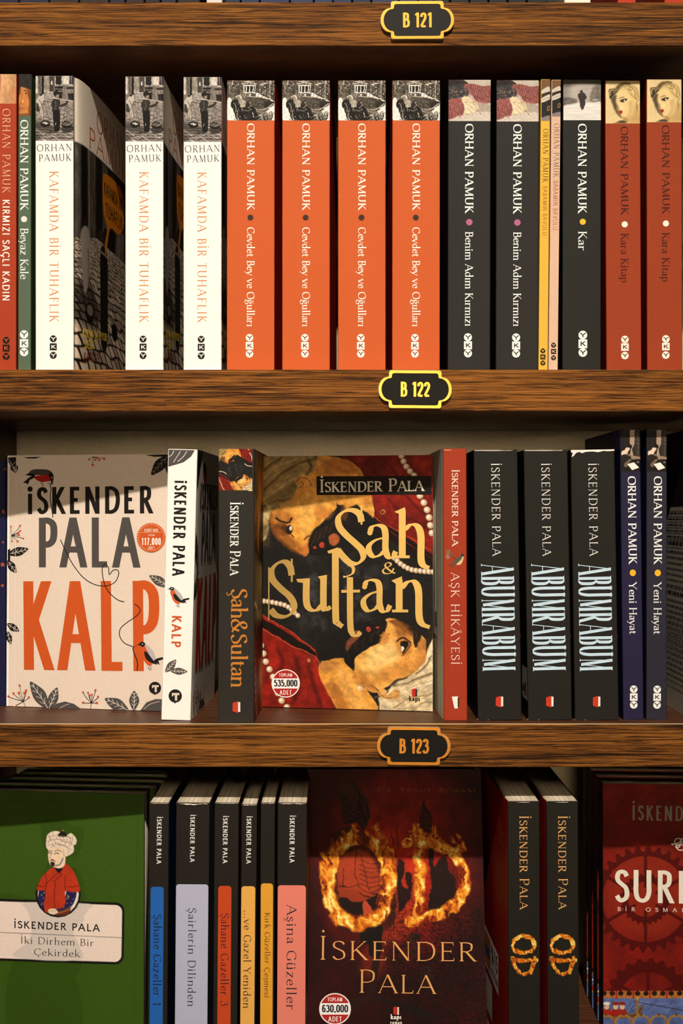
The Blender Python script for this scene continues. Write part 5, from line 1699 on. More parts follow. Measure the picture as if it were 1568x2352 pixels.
# --- red slim book with a bird
ZA = (1568 / 588, 980, 960)
b = spine_book(1019, 1073, 1017, 1031, 17, FL2, (166, 58, 32), (140, 38, 22), (214, 216, 196), D=125, bfan=2.4, zoom=ZA)
s = b.spine
s.vt('İSKENDER PALA', CAPS, 153, 190, 320, 780, (250, 226, 200))
s.vt('AŞK HİKÂYESİ', CAPT, 148, 199, 950, 1505, (250, 226, 200))
s.poly('222 828 214 860 190 884 168 898 150 916 158 884 172 862 196 846', (96, 84, 64), sm=True); s.poly('222 834 222 866 206 896 180 898 196 880 212 862', (226, 200, 140), sm=True)
s.ell(217, 840, 9, 9, (60, 50, 40)); s.line('154 846 172 862 180 866', 3, (70, 56, 40)); s.line('150 912 140 896', 4, (50, 44, 36))
for x, y, r, c in ((132, 822, 15, (142, 100, 74)), (128, 848, 15, (172, 110, 86)), (146, 838, 12, (120, 84, 64))): s.ell(x, y, r, r * 1.1, c)
for x, y in ((170, 905), (160, 890)): s.line([(x, y), (x - 8, y + 10)], 2.5, (50, 40, 30))
s.poly('152 1706 190 1704 188 1778 168 1778', (250, 240, 224)); s.rect(188, 1712, 197, 1768, (60, 26, 18))
s.poly('104 194 240 194 240 200 104 200', (220, 150, 116))
e = MB()
for (x0, x1, z0, z1, c, o) in ((36, 60, 58, 82, (236, 230, 214), .2), (38, 52, 64, 76, (120, 110, 100), .25)):
    e.poly([b.f_back(b.D - y, z, o) for y, z in ((x0, z0), (x1, z0), (x1, z1), (x0, z1))], lin(c))
b.extra.append(('price_sticker', e))
b.finish('brick-red slim spine with a small bird between the words', G2)

# --- three thick black books
b = spine_book(1097, 1198, 1087, 1034.5, 17, FL2, (34, 32, 27), (22, 20, 17), (22, 20, 17), D=130, zoom=ZA)
s = b.spine
s.vt('İSKENDER PALA', CAPT, 397, 448, 280, 840, (246, 238, 222))
s.vt('ABUMRABUM', sty(.088, .02, 0, .03, .012, track=.06), 336, 536, 902, 1540, (206, 226, 238))
door_turned(s, 421, 466, 1700, 1772, (206, 60, 34), (250, 236, 218))
s.poly('290 197 550 196 551 202 480 201 420 203 292 202', (206, 190, 168)); s.poly('308 1842 380 1846 378 1849 308 1849', (190, 176, 156))
s.line('545 1360 575 1340 560 1320', 1.5, (86, 80, 70))
e_abu = b.finish('thick black spine with pale blue lettering, beside the brick-red bird spine', 'thick black books with pale blue lettering')
again(e_abu, 1212.5, 1313.5, 1202, 1034.5, 17, 'middle one of the three thick black spines with pale blue lettering', 'thick black books with pale blue lettering', FL2)
e3 = again(e_abu, 1320, 1421, 1310, 1035, 17, 'thick black pale blue lettered spine with torn white top edge', 'thick black books with pale blue lettering', FL2)
t = MB()
P = [(-16, .1), (16, .1), (16, -.9), (11, -1.2), (8, -.9), (4, -1.8), (0, -1.2), (-5, -1.4), (-8, -2.4), (-9.5, -1.4), (-12, -1.9), (-14.4, -4.6), (-15.6, -4.9), (-14.6, -2.2), (-16, -1.4)]
t.poly([(x * b.W / 32.4, -.16, b.H + z) for x, z in P], lin((250, 238, 218)))
t.poly([(-15.8, -.16, b.H), (15.8, -.16, b.H), (15.8, 4, b.H + .12), (-15.8, 4, b.H + .12)], lin((240, 228, 206)))
t.build('torn_top_edge', [M_PRINT], next(c for c in e3.children if c.name.startswith('spine')))
st_ = MB()
for (y0, y1, z0, z1, c, o) in ((1, 26, 14, 38, (230, 222, 206), .2), (4, 12, 18, 27, (200, 96, 40), .25), (14, 22, 20, 24, (60, 54, 50), .25)):
    st_.poly([(-b.W / 2 - o, y0, z0), (-b.W / 2 - o, y1, z0), (-b.W / 2 - o, y1, z1), (-b.W / 2 - o, y0, z1)], lin(c))
for o in col.objects:
    if o.get('label', '').startswith('middle one of the three'): st_.build('price_sticker', [M_PRINT], next(c for c in o.children if c.name.startswith('back_cover')))

# --- two navy books with the reading man
b = spine_book(1431, 1478, 1423, 987, 20, FL2, (38, 34, 60), (24, 22, 40), (30, 26, 62), D=133, fan=0.0, zoom=ZA)
s = b.spine
cv = s.part(1186, 74, 1306, 328, 80, 170)
q = lambda t: (fl(t) / 5.851 + np.array([1300 - 980, 0])) * ZA[0]
cv.fill((34, 28, 24)); cv.noise(.3, 20, 20)
cv.poly(q('850 155 915 155 912 350 880 420 900 520 850 500 870 380 848 340'), (176, 148, 122), 3, sm=False)
cv.poly(q('915 155 1000 155 1000 520 930 520 905 420 915 330'), (54, 46, 40), 3, sm=False, tex=.6, ts=6)
for t in ('920 290 990 300', '930 340 990 350', '920 250 985 262', '960 200 962 510'): cv.line(q(t), 3, (120, 104, 90), 4, .8)
cv.poly(q('860 500 1000 525 1000 556 870 560'), (156, 130, 104), 3, sm=False)
cv.poly(q('800 490 850 490 850 560 800 530'), (140, 116, 94), 4)
cv.poly(q('810 380 840 355 876 370 876 400 850 410 820 400'), (26, 22, 20), 4, tex=.4, ts=4)
cv.poly(q('738 500 742 450 780 430 800 400 840 400 850 420 830 450 810 485 770 490'), (236, 208, 178), 4)
cv.poly(q('728 520 770 495 820 500 865 530 860 560 820 580 780 620 740 600 728 560'), (40, 32, 28), 5)
cv.poly(q('780 610 810 580 850 556 868 575 840 600 820 650 790 660 770 640'), (206, 172, 142), 5)
cv.poly(q('728 600 1000 555 1000 720 728 720'), (22, 18, 16), 6, .5)
cv.poly(q('816 620 905 596 974 668 880 702'), (255, 242, 222), 2, sm=False)
cv.ell(*q('960 595')[0], 8, 5, (150, 126, 104), 4)
cv.grain(4)
s.grid(cv)
s.vt('ORHAN PAMUK', CAPS, 1231, 1280, 362, 888, WHITE)
s.ell(1259, 948, 19, 20, (244, 184, 44))
s.vt('Yeni Hayat', TEXT, 1237, 1284, 1010, 1318, WHITE)
yky(s, 1264.5, (1660, 1708, 1756), 23, WHITE, (40, 36, 70))
mk_ = MM(b.back)
e_yeni = b.finish('slim navy spine with reading man photo beside the torn black book', 'navy spines with a reading man')
M2, _, _ = spine_M(1484, 1531, 1484.5, 984.5, 20, FL2)
e_y2 = dup(e_yeni, M2, 'slim navy spine with reading man photo, last lit spine in the middle row', 'navy spines with a reading man')
for c in e_y2.children:
    if c.name.startswith('spine'):
        me = c.data.copy(); at = me.color_attributes['Col']
        a = np.zeros(len(me.vertices) * 4, np.float32); at.data.foreach_get('color', a); a = a.reshape(-1, 4)
        a[np.abs(a[:, :3] - b.cs).max(1) < 1e-4, :3] = lin((44, 42, 52))
        at.data.foreach_set('color', a.ravel()); c.data = me

# --- dark back cover at the right edge
b = spine_book(1588, 1650, 1588, 985, 18, FL2, (30, 28, 26), (30, 28, 26), (196, 182, 158), D=133)
m = MM(b.back)
m.poly([(0, 0), (b.D, 0), (b.D, 56), (0, 56)], (30, 24, 24))
m.rect(64, 30, 66, 46, (120, 30, 20)); m.rect(48, 26, 49, 44, (80, 24, 18))
RT = random.Random(9)
y = 60
for i in range(30):
    big = i in (5, 13)
    x = 8.0
    while x < 122:
        w = RT.uniform(3, 12)
        m.rect(x, y, min(x + w, 126), y + (3.2 if big else 1.5), (120, 108, 92)); x += w + 1.6
    y += 7 if big else 4.2
m.rect(20, 178, 44, 198, (30, 28, 28)); m.rect(2, 172, 16, 186, (190, 90, 40))
b.finish('book seen by its shadowed back cover at the right end of the middle row', G2)

# ================================================================== lower row
G3 = 'books standing on the bottom shelf'
ZG = (1537 / 400, 0, 1740)

# --- green face-out book and the copies behind it
GREEN = (60, 88, 20)
M, D = face_M(-46, 58, 329.5, 43.5, 20, 194.3, FL3, 0.5)
b = Book(M, 20, 194.3, D, (50, 46, 36), GREEN, GREEN, 0, ZG, FL3)
s = b.front
cv = s.full(330, 510)
cv.fill(GREEN)
cv.poly('-60 1240 240 1240 250 1340 330 1400 200 1640 120 1760 -60 1760', (52, 77, 16), 4, .6)
cv.poly('370 560 520 560 640 600 740 620 740 690 690 860 600 890 560 940 700 1000 750 1240 690 1280 320 1240 400 980 440 900 380 780 360 640', (50, 77, 15), 6, .8)
cv.poly('130 1780 690 1800 660 1960 700 2040 690 2500 100 2500', (50, 76, 14), 6, .7)
cv.line('1216 400 1178 2400', 4, (44, 70, 16), 2, .8); cv.line('-200 370 1216 404', 4, (44, 70, 16), 2, .8)
# title panel
def rr(x0, y0, x1, y1, r, slant):
    P = [(x0, y0)]
    for a in range(-90, 1, 10): P.append((x1 - r + r * math.cos(math.radians(a)), y0 + 1198 * slant * .9 + r + r * math.sin(math.radians(a))))
    for a in range(0, 91, 10): P.append((x1 - r - 6 + r * math.cos(math.radians(a)), y1 - r + r * math.sin(math.radians(a))))
    P.append((x0, y1 - 1198 * slant * .9))
    return P
cv.poly(rr(-200, 1240, 1098, 1826, 78, .036), (24, 22, 16), 3, sm=False)
cv.poly(rr(-200, 1262, 1078, 1804, 62, .036), (250, 226, 204), 3, sm=False)
cv.poly('236 1276 790 1290 780 1340 740 1400 740 1440 660 1500 650 1560 700 1660 690 1790 130 1762 230 1640 280 1540 260 1400 236 1340', (222, 206, 188), 4, .9)
cv.line('-200 1534 1076 1590', 4, (84, 76, 66), 2)
# medallion and the turbaned figure
cv.ell(513, 1205, 200, 206, (22, 20, 16), 3); cv.ell(514, 1205, 182, 188, (240, 226, 206), 3)
cv.poly('370 1130 440 1180 470 1300 430 1360 350 1300 340 1200', (38, 36, 78), 3); cv.poly('600 1150 670 1170 668 1240 620 1330 540 1370 480 1350 560 1270', (38, 36, 78), 3)
for i in range(40):
    x, y = (360 + RM.random() * 80, 1170 + RM.random() * 140) if i % 2 else (560 + RM.random() * 90, 1180 + RM.random() * 150)
    cv.ell(x, y, 4.5, 4, (196, 160, 90), 2)
cv.poly('470 1380 560 1340 622 1330 610 1370 560 1394', (110, 50, 30), 3); cv.line('480 1376 560 1360 620 1336', 7, (180, 130, 60), 3)
cv.poly('470 968 560 930 640 990 690 1100 706 1176 640 1190 575 1178 580 1280 540 1330 470 1340 410 1370 388 1300 400 1180 326 1170 360 1070 420 1000', (190, 56, 28), 3, tex=.08, ts=40)
for t in ('560 940 520 1010 430 1090 400 1120', '500 1000 540 1030 470 1100', '400 1010 410 1100 400 1180', '580 1040 572 1110 580 1180', '330 1130 380 1140 400 1130', '590 1140 640 1140 700 1130', '490 1100 480 1200 484 1330'):
    cv.line(t, 6, (110, 26, 14), 4)
cv.poly('484 972 540 970 552 985 520 1018 500 1000', (26, 26, 40), 3)
cv.poly('424 820 450 800 520 796 560 810 578 850 575 930 556 965 520 978 480 968 446 950 428 900', (248, 218, 178), 3)
cv.poly('556 815 580 822 576 870 562 872', (236, 176, 128), 3)
cv.line('424 832 440 822 462 830', 5, (70, 56, 46), 3); cv.line('482 826 510 816 540 830', 5, (70, 56, 46), 3)
cv.line('424 846 440 838 456 848', 6, (40, 34, 32), 2); cv.line('484 850 500 840 520 850', 6, (40, 34, 32), 2)
cv.line('452 850 440 880 446 894 464 896', 4, (190, 136, 96), 3)
cv.line('446 914 462 900 486 916', 8, (130, 84, 52), 4); cv.poly('444 930 464 920 484 932 476 958 456 960', (44, 38, 40), 3); cv.line('486 956 530 940 555 890', 12, (96, 86, 96), 8, .7)
cv.ell(462, 912, 10, 4, (190, 70, 50), 3)
tur = '406 780 412 700 430 670 470 650 520 652 570 680 600 680 622 666 650 684 676 724 668 768 650 772 650 830 600 868 572 866 560 812 520 796 450 800 424 812'
cv.poly(tur, (242, 220, 192), 3)
cv.poly('508 690 530 660 556 650 580 668 592 696 550 700', (34, 32, 26), 3); cv.ell(557, 643, 9, 8, (190, 90, 50), 3)
for t in ('420 700 500 690 600 700 640 720', '414 740 480 720 560 730 640 770', '412 780 480 760 560 770 640 820', '430 670 440 720 424 760', '600 690 620 720 612 760', '640 690 640 730 620 780', '470 656 462 700', '450 790 520 770 600 800 600 860', '520 700 560 740 620 750'):
    cv.line(t, 4, (170, 130, 100), 4)
for i in range(26): cv.ell(440 + (i * 37) % 200, 706 + (i * 23) % 80, 4, 4, (140, 84, 56), 3)
cv.poly('430 1340 480 1332 505 1350 510 1370 470 1384 430 1372', (244, 214, 172), 3); cv.line('430 1362 470 1352 500 1356', 3, (170, 120, 84), 2)
cv.grain(3)
s.grid(cv)
BK = (36, 32, 28)
s.ht('İSKENDER PALA', TECH, 126, 874, 1505, 1440, BK, yb1=1537)
s.ht('İki Dirhem Bir', TEXL, 186, 822, 1640, 1578, BK, yb1=1666)
s.ht('Çekirdek', TEXL, 306, 698, 1744, 1682, BK, yb1=1762)
GGR = 'green face-out copies at the lower left'
e_green = b.finish('front green face-out book with a turbaned man in a round medallion', GGR)
pl = ['second', 'third', 'hindmost']
for i in range(3):
    dx = (354 - 340) + i * 6
    M2 = Matrix.Translation((0.0045 * (i + 1), 0.0206 * (i + 1), 0)) @ b.M
    dup(e_green, M2, '%s copy of the green books, only its page tops showing' % pl[i])

# --- six black spines with coloured panels
ZP = (1568 / 420, 320, 1740)
def panel_book(xb0, xb1, xt0, ytop, name, panel, pc, txt, tx, ragged, label, d=9.5):
    k = ZP[0]
    Xf = lambda x: x / k + 320
    b = spine_book(Xf(xb0), Xf(xb1), Xf(xt0), ytop, d, FL3, (38, 34, 28), tuple(int(v * .5) for v in pc), (30, 27, 24), D=134, zoom=ZP, rspine=.6)
    s = b.spine
    s.lay = .06
    if name: s.vt('İSKENDER PALA', TECH, *name, WHITE)
    x0, x1, y0 = panel
    u0, v0 = s.uv([(x0, y0 + 300)])[0]; u1, _ = s.uv([(x1, y0 + 300)])[0]; _, v0 = s.uv([(x0, y0)])[0]
    u0, u1 = max(u0, .35), min(u1, b.W - .35)
    m = MM(s)
    r = min(2.2, (u1 - u0) / 3)
    P = [(u0, b.H - 10), (u1, b.H - 10)] + [(u1 - r + r * math.cos(math.radians(a)), b.H - v0 + r - r * math.sin(math.radians(a))) for a in range(0, 91, 15)] + \
        [(u0 + r - r * math.cos(math.radians(a)), b.H - v0 + r - r * math.sin(math.radians(a))) for a in range(90, -1, -15)]
    m.poly(P, pc)
    s.lay = .2
    s.vt(txt, TEXL, *tx, (50, 42, 44) if sum(pc) > 330 else (34, 30, 40))
    # paper shows where the lamination has worn from the top edge
    n = 14
    rg = [(i / n * b.W, (.5 + ragged * RM.random() * (1 if .15 < i / n < .85 else .4))) for i in range(n + 1)]
    m.lay = .1
    m.poly([(0.02, 0), (b.W - .02, 0)] + [(min(max(x, .02), b.W - .02), y) for x, y in reversed(rg)], (250, 226, 196))
    b.finish(label, 'black spines with coloured title panels')
panel_book(66, 236, 85, 1844.5, (150, 190, 508, 905), (96, 208, 1105), (38, 102, 176), 'Şahane Gazeller 1', (122, 190, 1345, 2118), .15, 'black spine with a blue title panel beside the green face-out book')
panel_book(298, 584, 316, 1844.5, (436, 475, 490, 890), (298, 590, 1083), (190, 190, 204), 'Şairlerin Dilinden', (417, 484, 1290, 2125), 1.2, 'wide black spine with a pale grey-blue title panel')
panel_book(628, 836, 645, 1844.5, (716, 756, 500, 900), (675, 788, 1098), (208, 76, 34), 'Şahane Gazeller 3', (699, 765, 1335, 2120), .15, 'black spine with a dark orange-red title panel')
panel_book(857, 990, 876, 1848, (918, 958, 503, 903), (862, 992, 1100), (246, 180, 84), '...ve Gazel Yeniden', (893, 957, 1310, 2140), .8, 'narrow black spine with a pale orange title panel')
panel_book(1030, 1152, 1040, 1844.5, None, (1038, 1145, 1076), (240, 168, 50), 'Kırk Güzeller Çeşmesi', (1074, 1120, 1330, 2050), .3, 'narrow black spine with a golden yellow title panel and no name above')
panel_book(1174, 1424, 1186, 1844.5, (1288, 1330, 497, 895), (1184, 1426, 1092), (244, 136, 112), 'Aşina Güzeller', (1262, 1345, 1265, 2150), .6, 'black spine with a salmon pink title panel, beside the flaming letters face-out')

# --- face-out book with the flaming letters
ZO = (1568 / 420, 700, 1740)
M, D = face_M(702.5, 58, 1119.5, 58, 24, 201, FL3, 14.0)
b = Book(M, 24, 201, D, (40, 12, 8), (96, 14, 8), (60, 10, 8), 0, ZO, FL3)
s = b.front
cv = s.full(350, 520)
def inferno(cv):
    cv.fill((96, 14, 8))
    n = fbm(cv.X / 240, cv.Y / 240, 4); n2 = fbm(cv.X / 60 + 9, cv.Y / 60, 4)
    r = np.hypot((cv.X - 800) / 800, (cv.Y - 900) / 1000)
    t = np.clip(1.25 - r, .25, 1) * (0.55 + .9 * n) * (0.85 + .3 * n2)
    cv.img = np.stack([182 * t, 34 * t ** 1.5, 15 * t], -1)
    for p, a in (('600 900 900 950 960 1200 900 1500 700 1600 600 1400', .5), ('560 1600 700 1700 620 1900 480 1850', .35)):
        cv.poly(p, (190, 66, 26), 80, a)
    D1, D2 = (30, 12, 8), (20, 10, 8)
    # standing figure with turban and sash
    cv.poly('300 350 285 280 330 220 400 212 450 240 500 300 545 360 560 460 545 560 500 620 440 560 340 560 320 450', (44, 18, 10), 8)
    cv.poly('300 260 360 225 430 260 410 320 340 330', (60, 26, 14), 10)
    for t in ('330 400 420 320 450 300', '320 430 420 440 440 310', '370 330 420 380 400 420', '440 260 520 340 550 430', '450 330 510 420 520 520', '340 500 430 480 520 440', '330 540 440 510 500 540', '480 300 540 300', '470 560 520 590 560 520'):
        cv.line(t, 10, (92, 36, 20), 6, .8); 
    for t in ('460 280 480 420 530 560', '350 470 420 520 470 520'): cv.line(t, 12, D2, 6)
    cv.poly('240 660 400 580 520 640 620 700 760 900 780 1300 700 1480 300 1480 220 1200 180 800', (58, 20, 12), 20, .8)
    cv.poly('280 880 420 800 520 800 600 900 640 1100 620 1250 480 1330 320 1240 280 1080', (168, 58, 26), 20, .9)
    for i in range(8): cv.line([(470, 880 + i * 40), (560, 905 + i * 42), (640, 900 + i * 40)], 9, (44, 16, 10), 4)
    for t in ('300 1100 380 1110 470 1090', '440 800 430 1000 460 1120', '480 840 520 1000 560 1150 620 1180', '330 960 330 1100 350 1110', '300 1200 420 1260 540 1220'): cv.line(t, 9, D1, 4)
    cv.poly('300 1200 460 1240 620 1190 660 1260 600 1350 560 1300 480 1360 330 1290', D1, 8)
    cv.poly('500 1230 560 1260 590 1400 540 1420 500 1340', (196, 74, 40), 6)
    cv.poly('480 1460 660 1440 660 1580 640 1700 560 1700 540 1600 480 1580', D2, 8)
    cv.poly('590 1700 640 1700 590 2040 470 2120 430 2200 380 2160 440 2060 540 2000', (40, 14, 10), 8)
    cv.poly('620 2060 760 2080 880 2120 1000 2160 1150 2230 1040 2230 880 2180 700 2120', (30, 12, 9), 6)
    # tower and riders in the haze
    cv.poly('1020 350 1034 430 1076 470 1090 600 1060 680 980 680 975 560 990 440', (58, 16, 11), 8)
    for t in ('1000 480 1060 500', '995 540 1070 550', '985 600 1080 600'): cv.line(t, 8, (100, 26, 16), 5)
    cv.poly('790 900 840 890 850 960 830 1080 880 1120 860 1000 910 990 905 1180 840 1300 800 1280', (40, 14, 10), 8)
    cv.poly('1060 780 1100 800 1110 940 1150 870 1210 860 1230 960 1290 1060 1300 1300 1200 1380 1060 1300 1080 1080', (36, 14, 10), 8)
    for t in ('740 640 760 760', '790 600 800 780', '700 1680 1000 1880', '1080 800 1120 1120'): cv.line(t, 6, D1, 4)
    cv.poly('880 1540 960 1500 990 1580 960 1700 880 1690 860 1620', (66, 24, 14), 8); cv.poly('1000 1800 1080 1800 1100 1880 1060 1960 1000 1940', (50, 20, 12), 8)
    n = fbm(cv.X / 26, cv.Y / 14, 4, True)
    m = np.clip((n - .62) / .2, 0, 1) * np.clip((cv.X - 640) / 120, 0, 1) * np.clip((cv.Y - 1000) / 400, 0, 1) * .7
    cv.img *= (1 - m)[..., None]
inferno(cv)
cv.poly('300 900 440 820 560 840 630 980 640 1120 560 1180 440 1140 320 1080', (206, 74, 34), 40, .45)
cv.warp(1.4, 50)
hm = fbm(cv.X / 9 + cv.Y / 40, cv.Y / 9, 3, True); cv.img *= (1 - .35 * np.clip((hm - .6) / .25, 0, 1) * fbm(cv.X / 120, cv.Y / 120, 3))[..., None]
cv.flame('460 700 330 740 220 880 195 1050 220 1240 320 1390 460 1430 600 1390 700 1240 722 1050 700 880 600 750', 140, True, 1.15)
cv.flame('980 660 985 800 985 1000 980 1200 970 1390', 120, False, 1.1)
cv.flame('870 745 1000 730 1150 760 1300 850 1375 1020 1350 1180 1240 1300 1080 1370 900 1420', 110, False, 1.1)
cv.flame('960 590 945 640 950 700', 60, False, .8, .6); cv.flame('1110 610 1080 660 1060 720', 50, False, .7, .6); cv.flame('590 600 640 660 690 780', 60, False, .7, .6); cv.flame('425 580 440 640 440 700', 50, False, .7, .6)
cv.flame('150 830 180 870 200 900', 50, False, .8, .6)
for p in ('420 570 436 620 420 690', '600 590 650 650 700 720', '680 740 760 820 770 900', '230 720 260 780 240 850', '330 640 350 690 330 740', '520 640 560 680 560 730', '950 570 970 640 1000 690', '1100 600 1130 680 1180 720', '1260 700 1300 740 1350 800', '890 640 920 690 960 720', '1040 650 1030 690 1060 730', '1310 670 1330 720 1370 790'):
    cv.flame(p, 34, False, .75, .7, sc=40)
cv.grain(3)
s.grid(cv)
TAN = (232, 166, 92)
s.ht("Bİr 'Yunus' Romanı", sty(.10, .045, 12, .06, .02, track=.34, sc=.80), 618, 1455, 292, 254, (150, 84, 40), yb1=299)
s.ht('İskender', SCAT, 130, 1442, 1732, 1530, TAN, yb1=1748)
s.ht('Pala', SCAT, 470, 1098, 2016, 1818, TAN, yb1=2026)
seal(s, 258, 2155, 136, '630.000')
s.poly([(758, 2140), (790, 2134), (790, 2206), (758, 2200)], (190, 44, 26)); s.poly([(793, 2140), (805, 2140), (805, 2206), (793, 2206)], (250, 236, 214))
s.ht('kapı', sty(.22, .2, track=.12), 738, 822, 2244, 2202, (250, 236, 214)); s.ht('roman', sty(.17, .16, track=.2), 734, 830, 2286, 2254, (250, 236, 214))
e_od = b.finish('dark red face-out book with two large flaming letters', 'dark red face-out copies in the lower row')
dup(e_od, Matrix.Translation((0.0, 0.028, 0.004)) @ Matrix.Translation((0, 0, 0)) @ b.M, 'copy behind the flaming letters face-out book, only its dark top edge showing', None).matrix_world = \
    Matrix.Translation((-0.003, 0.0262, 0)) @ b.M

# --- two black spines with small flaming letters
ZQ = (1568 / 488, 1080, 1740)
b = spine_book(1168.5, 1241, 1165.6, 1841, 9, FL3, (36, 33, 26), (40, 12, 8), (140, 14, 8), D=133, zoom=ZQ, rspine=.6, bfan=2.8)
s = b.spine
cv = s.part(286, 1290, 500, 1620, 110, 170)
cv.fill((36, 33, 26))
cv.flame('390 1316 450 1336 466 1378 450 1424 390 1440 330 1424 312 1378 330 1336', 34, True, 1.1, .5, up=(1, 0))
cv.flame('484 1494 400 1496 310 1494', 32, False, 1.05, .5, up=(1, 0)); cv.flame('474 1474 462 1530 440 1580 390 1594 345 1570 322 1530 312 1474', 28, False, 1.05, .5, up=(1, 0))
s.grid(cv)
s.vt('İskender Pala', sty(.12, .045, 12, .07, .024, track=.09, sc=.82), 362, 432, 432, 1110, (238, 176, 104))
m = MM(s); m.lay = .1
m.poly([(.02, 0), (b.W - .02, 0), (b.W - .02, .7), (b.W * .6, .9), (b.W * .3, .8), (.02, 1.0)], (252, 232, 206))
m = MM(b.back)
for i, (x, w) in enumerate(((96, 22), (90, 30), (94, 24), (100, 16), (92, 26))):
    m.rect(x, 24 + i * 3.2, x + w, 25.1 + i * 3.2, (176, 84, 34))
for i in range(9): m.rect(72 + i * 2.4, 54 + i * 3.4, 118 - (i % 3) * 5, 55.1 + i * 3.4, (150, 60, 28))
e = MB()
def lab(u0, u1, v0, v1, c, o): e.poly([b.f_back(u, b.H - v, o) for u, v in ((u0, v0), (u1, v0), (u1, v1), (u0, v1))], lin(c))
lab(12, 92, 126, 157, (236, 226, 214), .2); lab(16, 52, 129, 153, (206, 110, 46), .24); lab(20, 48, 138, 146, (70, 84, 130), .28)
es = Surf(e, b.f_back, b.D, b.H, [(0, 0), (b.D, 0), (b.D, b.H), (0, b.H)]); es.lay = .3
es.ht('%15', SANB, 58, 88, 142, 129, (36, 32, 30)); es.ht('İNDİRİM', SANB, 56, 90, 152, 146, (36, 32, 30))
b.extra.append(('discount_sticker', e))
e2 = MB(); e2.poly([b.f_back(u, b.H - v, .2) for u, v in ((20, 162), (60, 162), (60, 190), (20, 190))], lin((210, 196, 178)))
b.extra.append(('price_sticker', e2))
GO2 = 'black spines with flaming letters'
e_ods = b.finish('black spine with small flaming letters and a red side carrying a discount sticker', GO2)
again(e_ods, 1256.5, 1331.5, 1253, 1841, 9, 'black spine with small flaming letters nearer the red gear-wheel book', GO2, FL3)

# --- red face-out book with gear wheels
M, D = face_M(1385, 78, 1778, 70, 24, 194.5, FL3, 0.8)
b = Book(M, 24, 194.5, D, (26, 26, 20), (130, 28, 18), (90, 14, 10), 0, ZQ, FL3)
s = b.front
vis = s.uv([(1580, 1000)])[0][0]
cv = s.full(420, 560)
cv.fill((120, 23, 14)); cv.noise(.25, 160, 160); cv.noise(.12, 40, 40)
cv.ell(1300, 1000, 320, 340, (150, 44, 22), 120, .7)
def gear(cx, cy, ro, ri, teeth, c, hub=0):
    P = []
    for i in range(teeth * 4):
        a = 2 * math.pi * (i + .5) / (teeth * 4)
        r = ro if (i // 2) % 2 else ro - ri * .13
        P.append((cx + r * math.cos(a), cy + r * math.sin(a)))
    P.append(P[0])
    n = len(P)
    inner = [(cx + ri * math.cos(a), cy + ri * math.sin(a)) for a in np.linspace(2 * math.pi * .5 / (teeth * 4), 2 * math.pi * (1 + .5 / (teeth * 4)), 60)]
    cv.poly(P + inner[::-1], c, 3, .9, False)
    for k_ in range(6 if not hub else 3):
        a = math.radians(90 + 60 * k_)
        if hub: break
        cv.line([(cx + ri * .3 * math.cos(a), cy + ri * .3 * math.sin(a)), (cx + ri * math.cos(a), cy + ri * math.sin(a))], 24, c, 3, .9)
GR = (76, 10, 8)
gear(1292, 1045, 395, 318, 30, GR)
gear(1292, 1045, 190, 130, 26, GR, 1)
gear(1310, 1800, 320, 216, 22, GR)
gear(1060, 300, 160, 100, 18, (120, 14, 10), 1)
cv.poly('960 480 1200 520 1400 560 1440 640 1100 600 960 620', (110, 14, 10), 40, .5)
# lower picture: boats on blue water under an arcade
cv.poly('900 1728 2300 1728 2300 2600 900 2600', (88, 104, 150), 3, sm=False, tex=.25, ts=60)
cv.poly('900 1722 2300 1722 2300 1776 900 1776', (176, 110, 50), 3, sm=False, tex=.3, ts=14)
for i in range(34):
    x = 985 + i * 62
    cv.ell(x, 1740, 20, 18, (44, 22, 16), 3)
    if i % 2: cv.poly([(x + 24, 1722), (x + 36, 1722), (x + 36, 1780), (x + 24, 1780)], (176, 34, 22), 3, sm=False)
for x in range(960, 1900, 60): cv.line([(x, 1800 + (x % 7) * 18), (x + 60, 1812 + (x % 5) * 20)], 4, (150, 166, 204), 3, .7)
cv.line('1210 1800 1600 1870 2200 1960', 5, (50, 40, 34), 2)
cv.poly('980 1880 1200 1890 1270 1820 1262 1880 1230 1920 1000 1920', (130, 84, 44), 4); cv.line('980 1900 1200 1906 1262 1850', 6, (60, 36, 22), 3)
cv.poly('1222 1780 1240 1780 1240 1900 1222 1900', (150, 110, 50), 3, sm=False); cv.ell(1231, 1776, 14, 10, (190, 150, 70), 3)
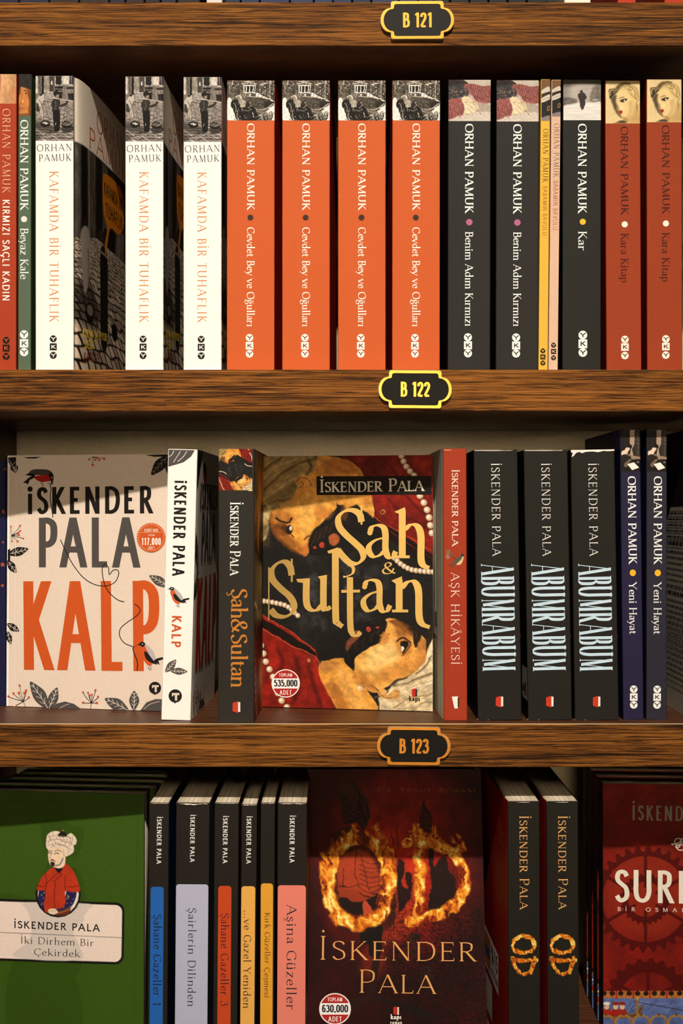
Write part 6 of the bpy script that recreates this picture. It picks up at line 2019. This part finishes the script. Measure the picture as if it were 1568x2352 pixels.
for x, c in ((1005, (176, 34, 26)), (1070, (170, 32, 24)), (1120, (160, 40, 26))):
    cv.poly([(x - 34, 1900), (x - 22, 1858), (x + 22, 1858), (x + 34, 1900)], c, 4); cv.ell(x, 1840, 19, 20, (226, 184, 140), 3); cv.ell(x, 1815, 26, 13, (236, 224, 204) if x < 1030 else (150, 40, 26), 4)
cv.line('985 1836 1000 1832', 3, (50, 40, 34), 2)
for i in range(9):
    x = 1000 + i * 130
    cv.line([(x - 70, 1960), (x - 40, 1915), (x, 1905), (x + 40, 1915), (x + 70, 1960)], 16, (166, 120, 56), 4); cv.poly([(x - 10, 1905), (x, 1876), (x + 10, 1905)], (90, 60, 34), 3)
    cv.poly([(x - 80, 1930), (x - 66, 1930), (x - 66, 2600), (x - 80, 2600)], (150, 100, 46), 3, sm=False)
cv.grain(4)
s.grid(cv)
s.ht('İSKENDER PALA', sty(.14, .11, track=.20), 1198, 2020, 462, 352, (150, 140, 112), yb1=480)
s.ht('SURNAME', sty(.145, .12, track=.13), 1078, 2185, 1066, 826, (244, 232, 204), yb1=1092)
s.ht('BİR OSMANLI ROMANI', sty(.15, .14, track=1.05), 1086, 2120, 1132, 1102, (236, 220, 190), yb1=1152)
LOOP = (236, 220, 190)
for cx in (1532, 1572): s.line([(cx + 26 * math.cos(a), 622 + 26 * math.sin(a)) for a in np.linspace(0, 6.28, 18)[:-1]], 7, LOOP, closed=True)
s.line([(1552 + 34 * math.cos(a), 654 + 30 * math.sin(a)) for a in np.linspace(0, 6.28, 18)[:-1]], 7, LOOP, closed=True); s.line('1500 640 1525 632 1545 650 1530 664 1510 656', 7, LOOP); s.ell(1490, 640, 8, 8, LOOP)
s.line('1045 204 1052 1966', 3, (110, 30, 20), sm=False)
sp = MM(b.spine)
sp.vt('SURNAME', sty(.2, .14, track=.1), 7, 17, 84, 158, (74, 66, 44))
sp.rect(.2, 0, b.W - .2, 66, (120, 22, 16))
e_sur = b.finish('red face-out book with gear wheels and boats at the lower right', 'gear wheel book copies')
for i, t in enumerate(('copy standing right behind the gear-wheel book, its dark spine edge showing', 'third copy in the gear-wheel book stack, between two other copies', 'hindmost copy in the gear-wheel book stack, mostly hidden behind the others')):
    dup(e_sur, Matrix.Translation((0.0006 * (i + 1), 0.0252 * (i + 1), 0)) @ b.M, t)
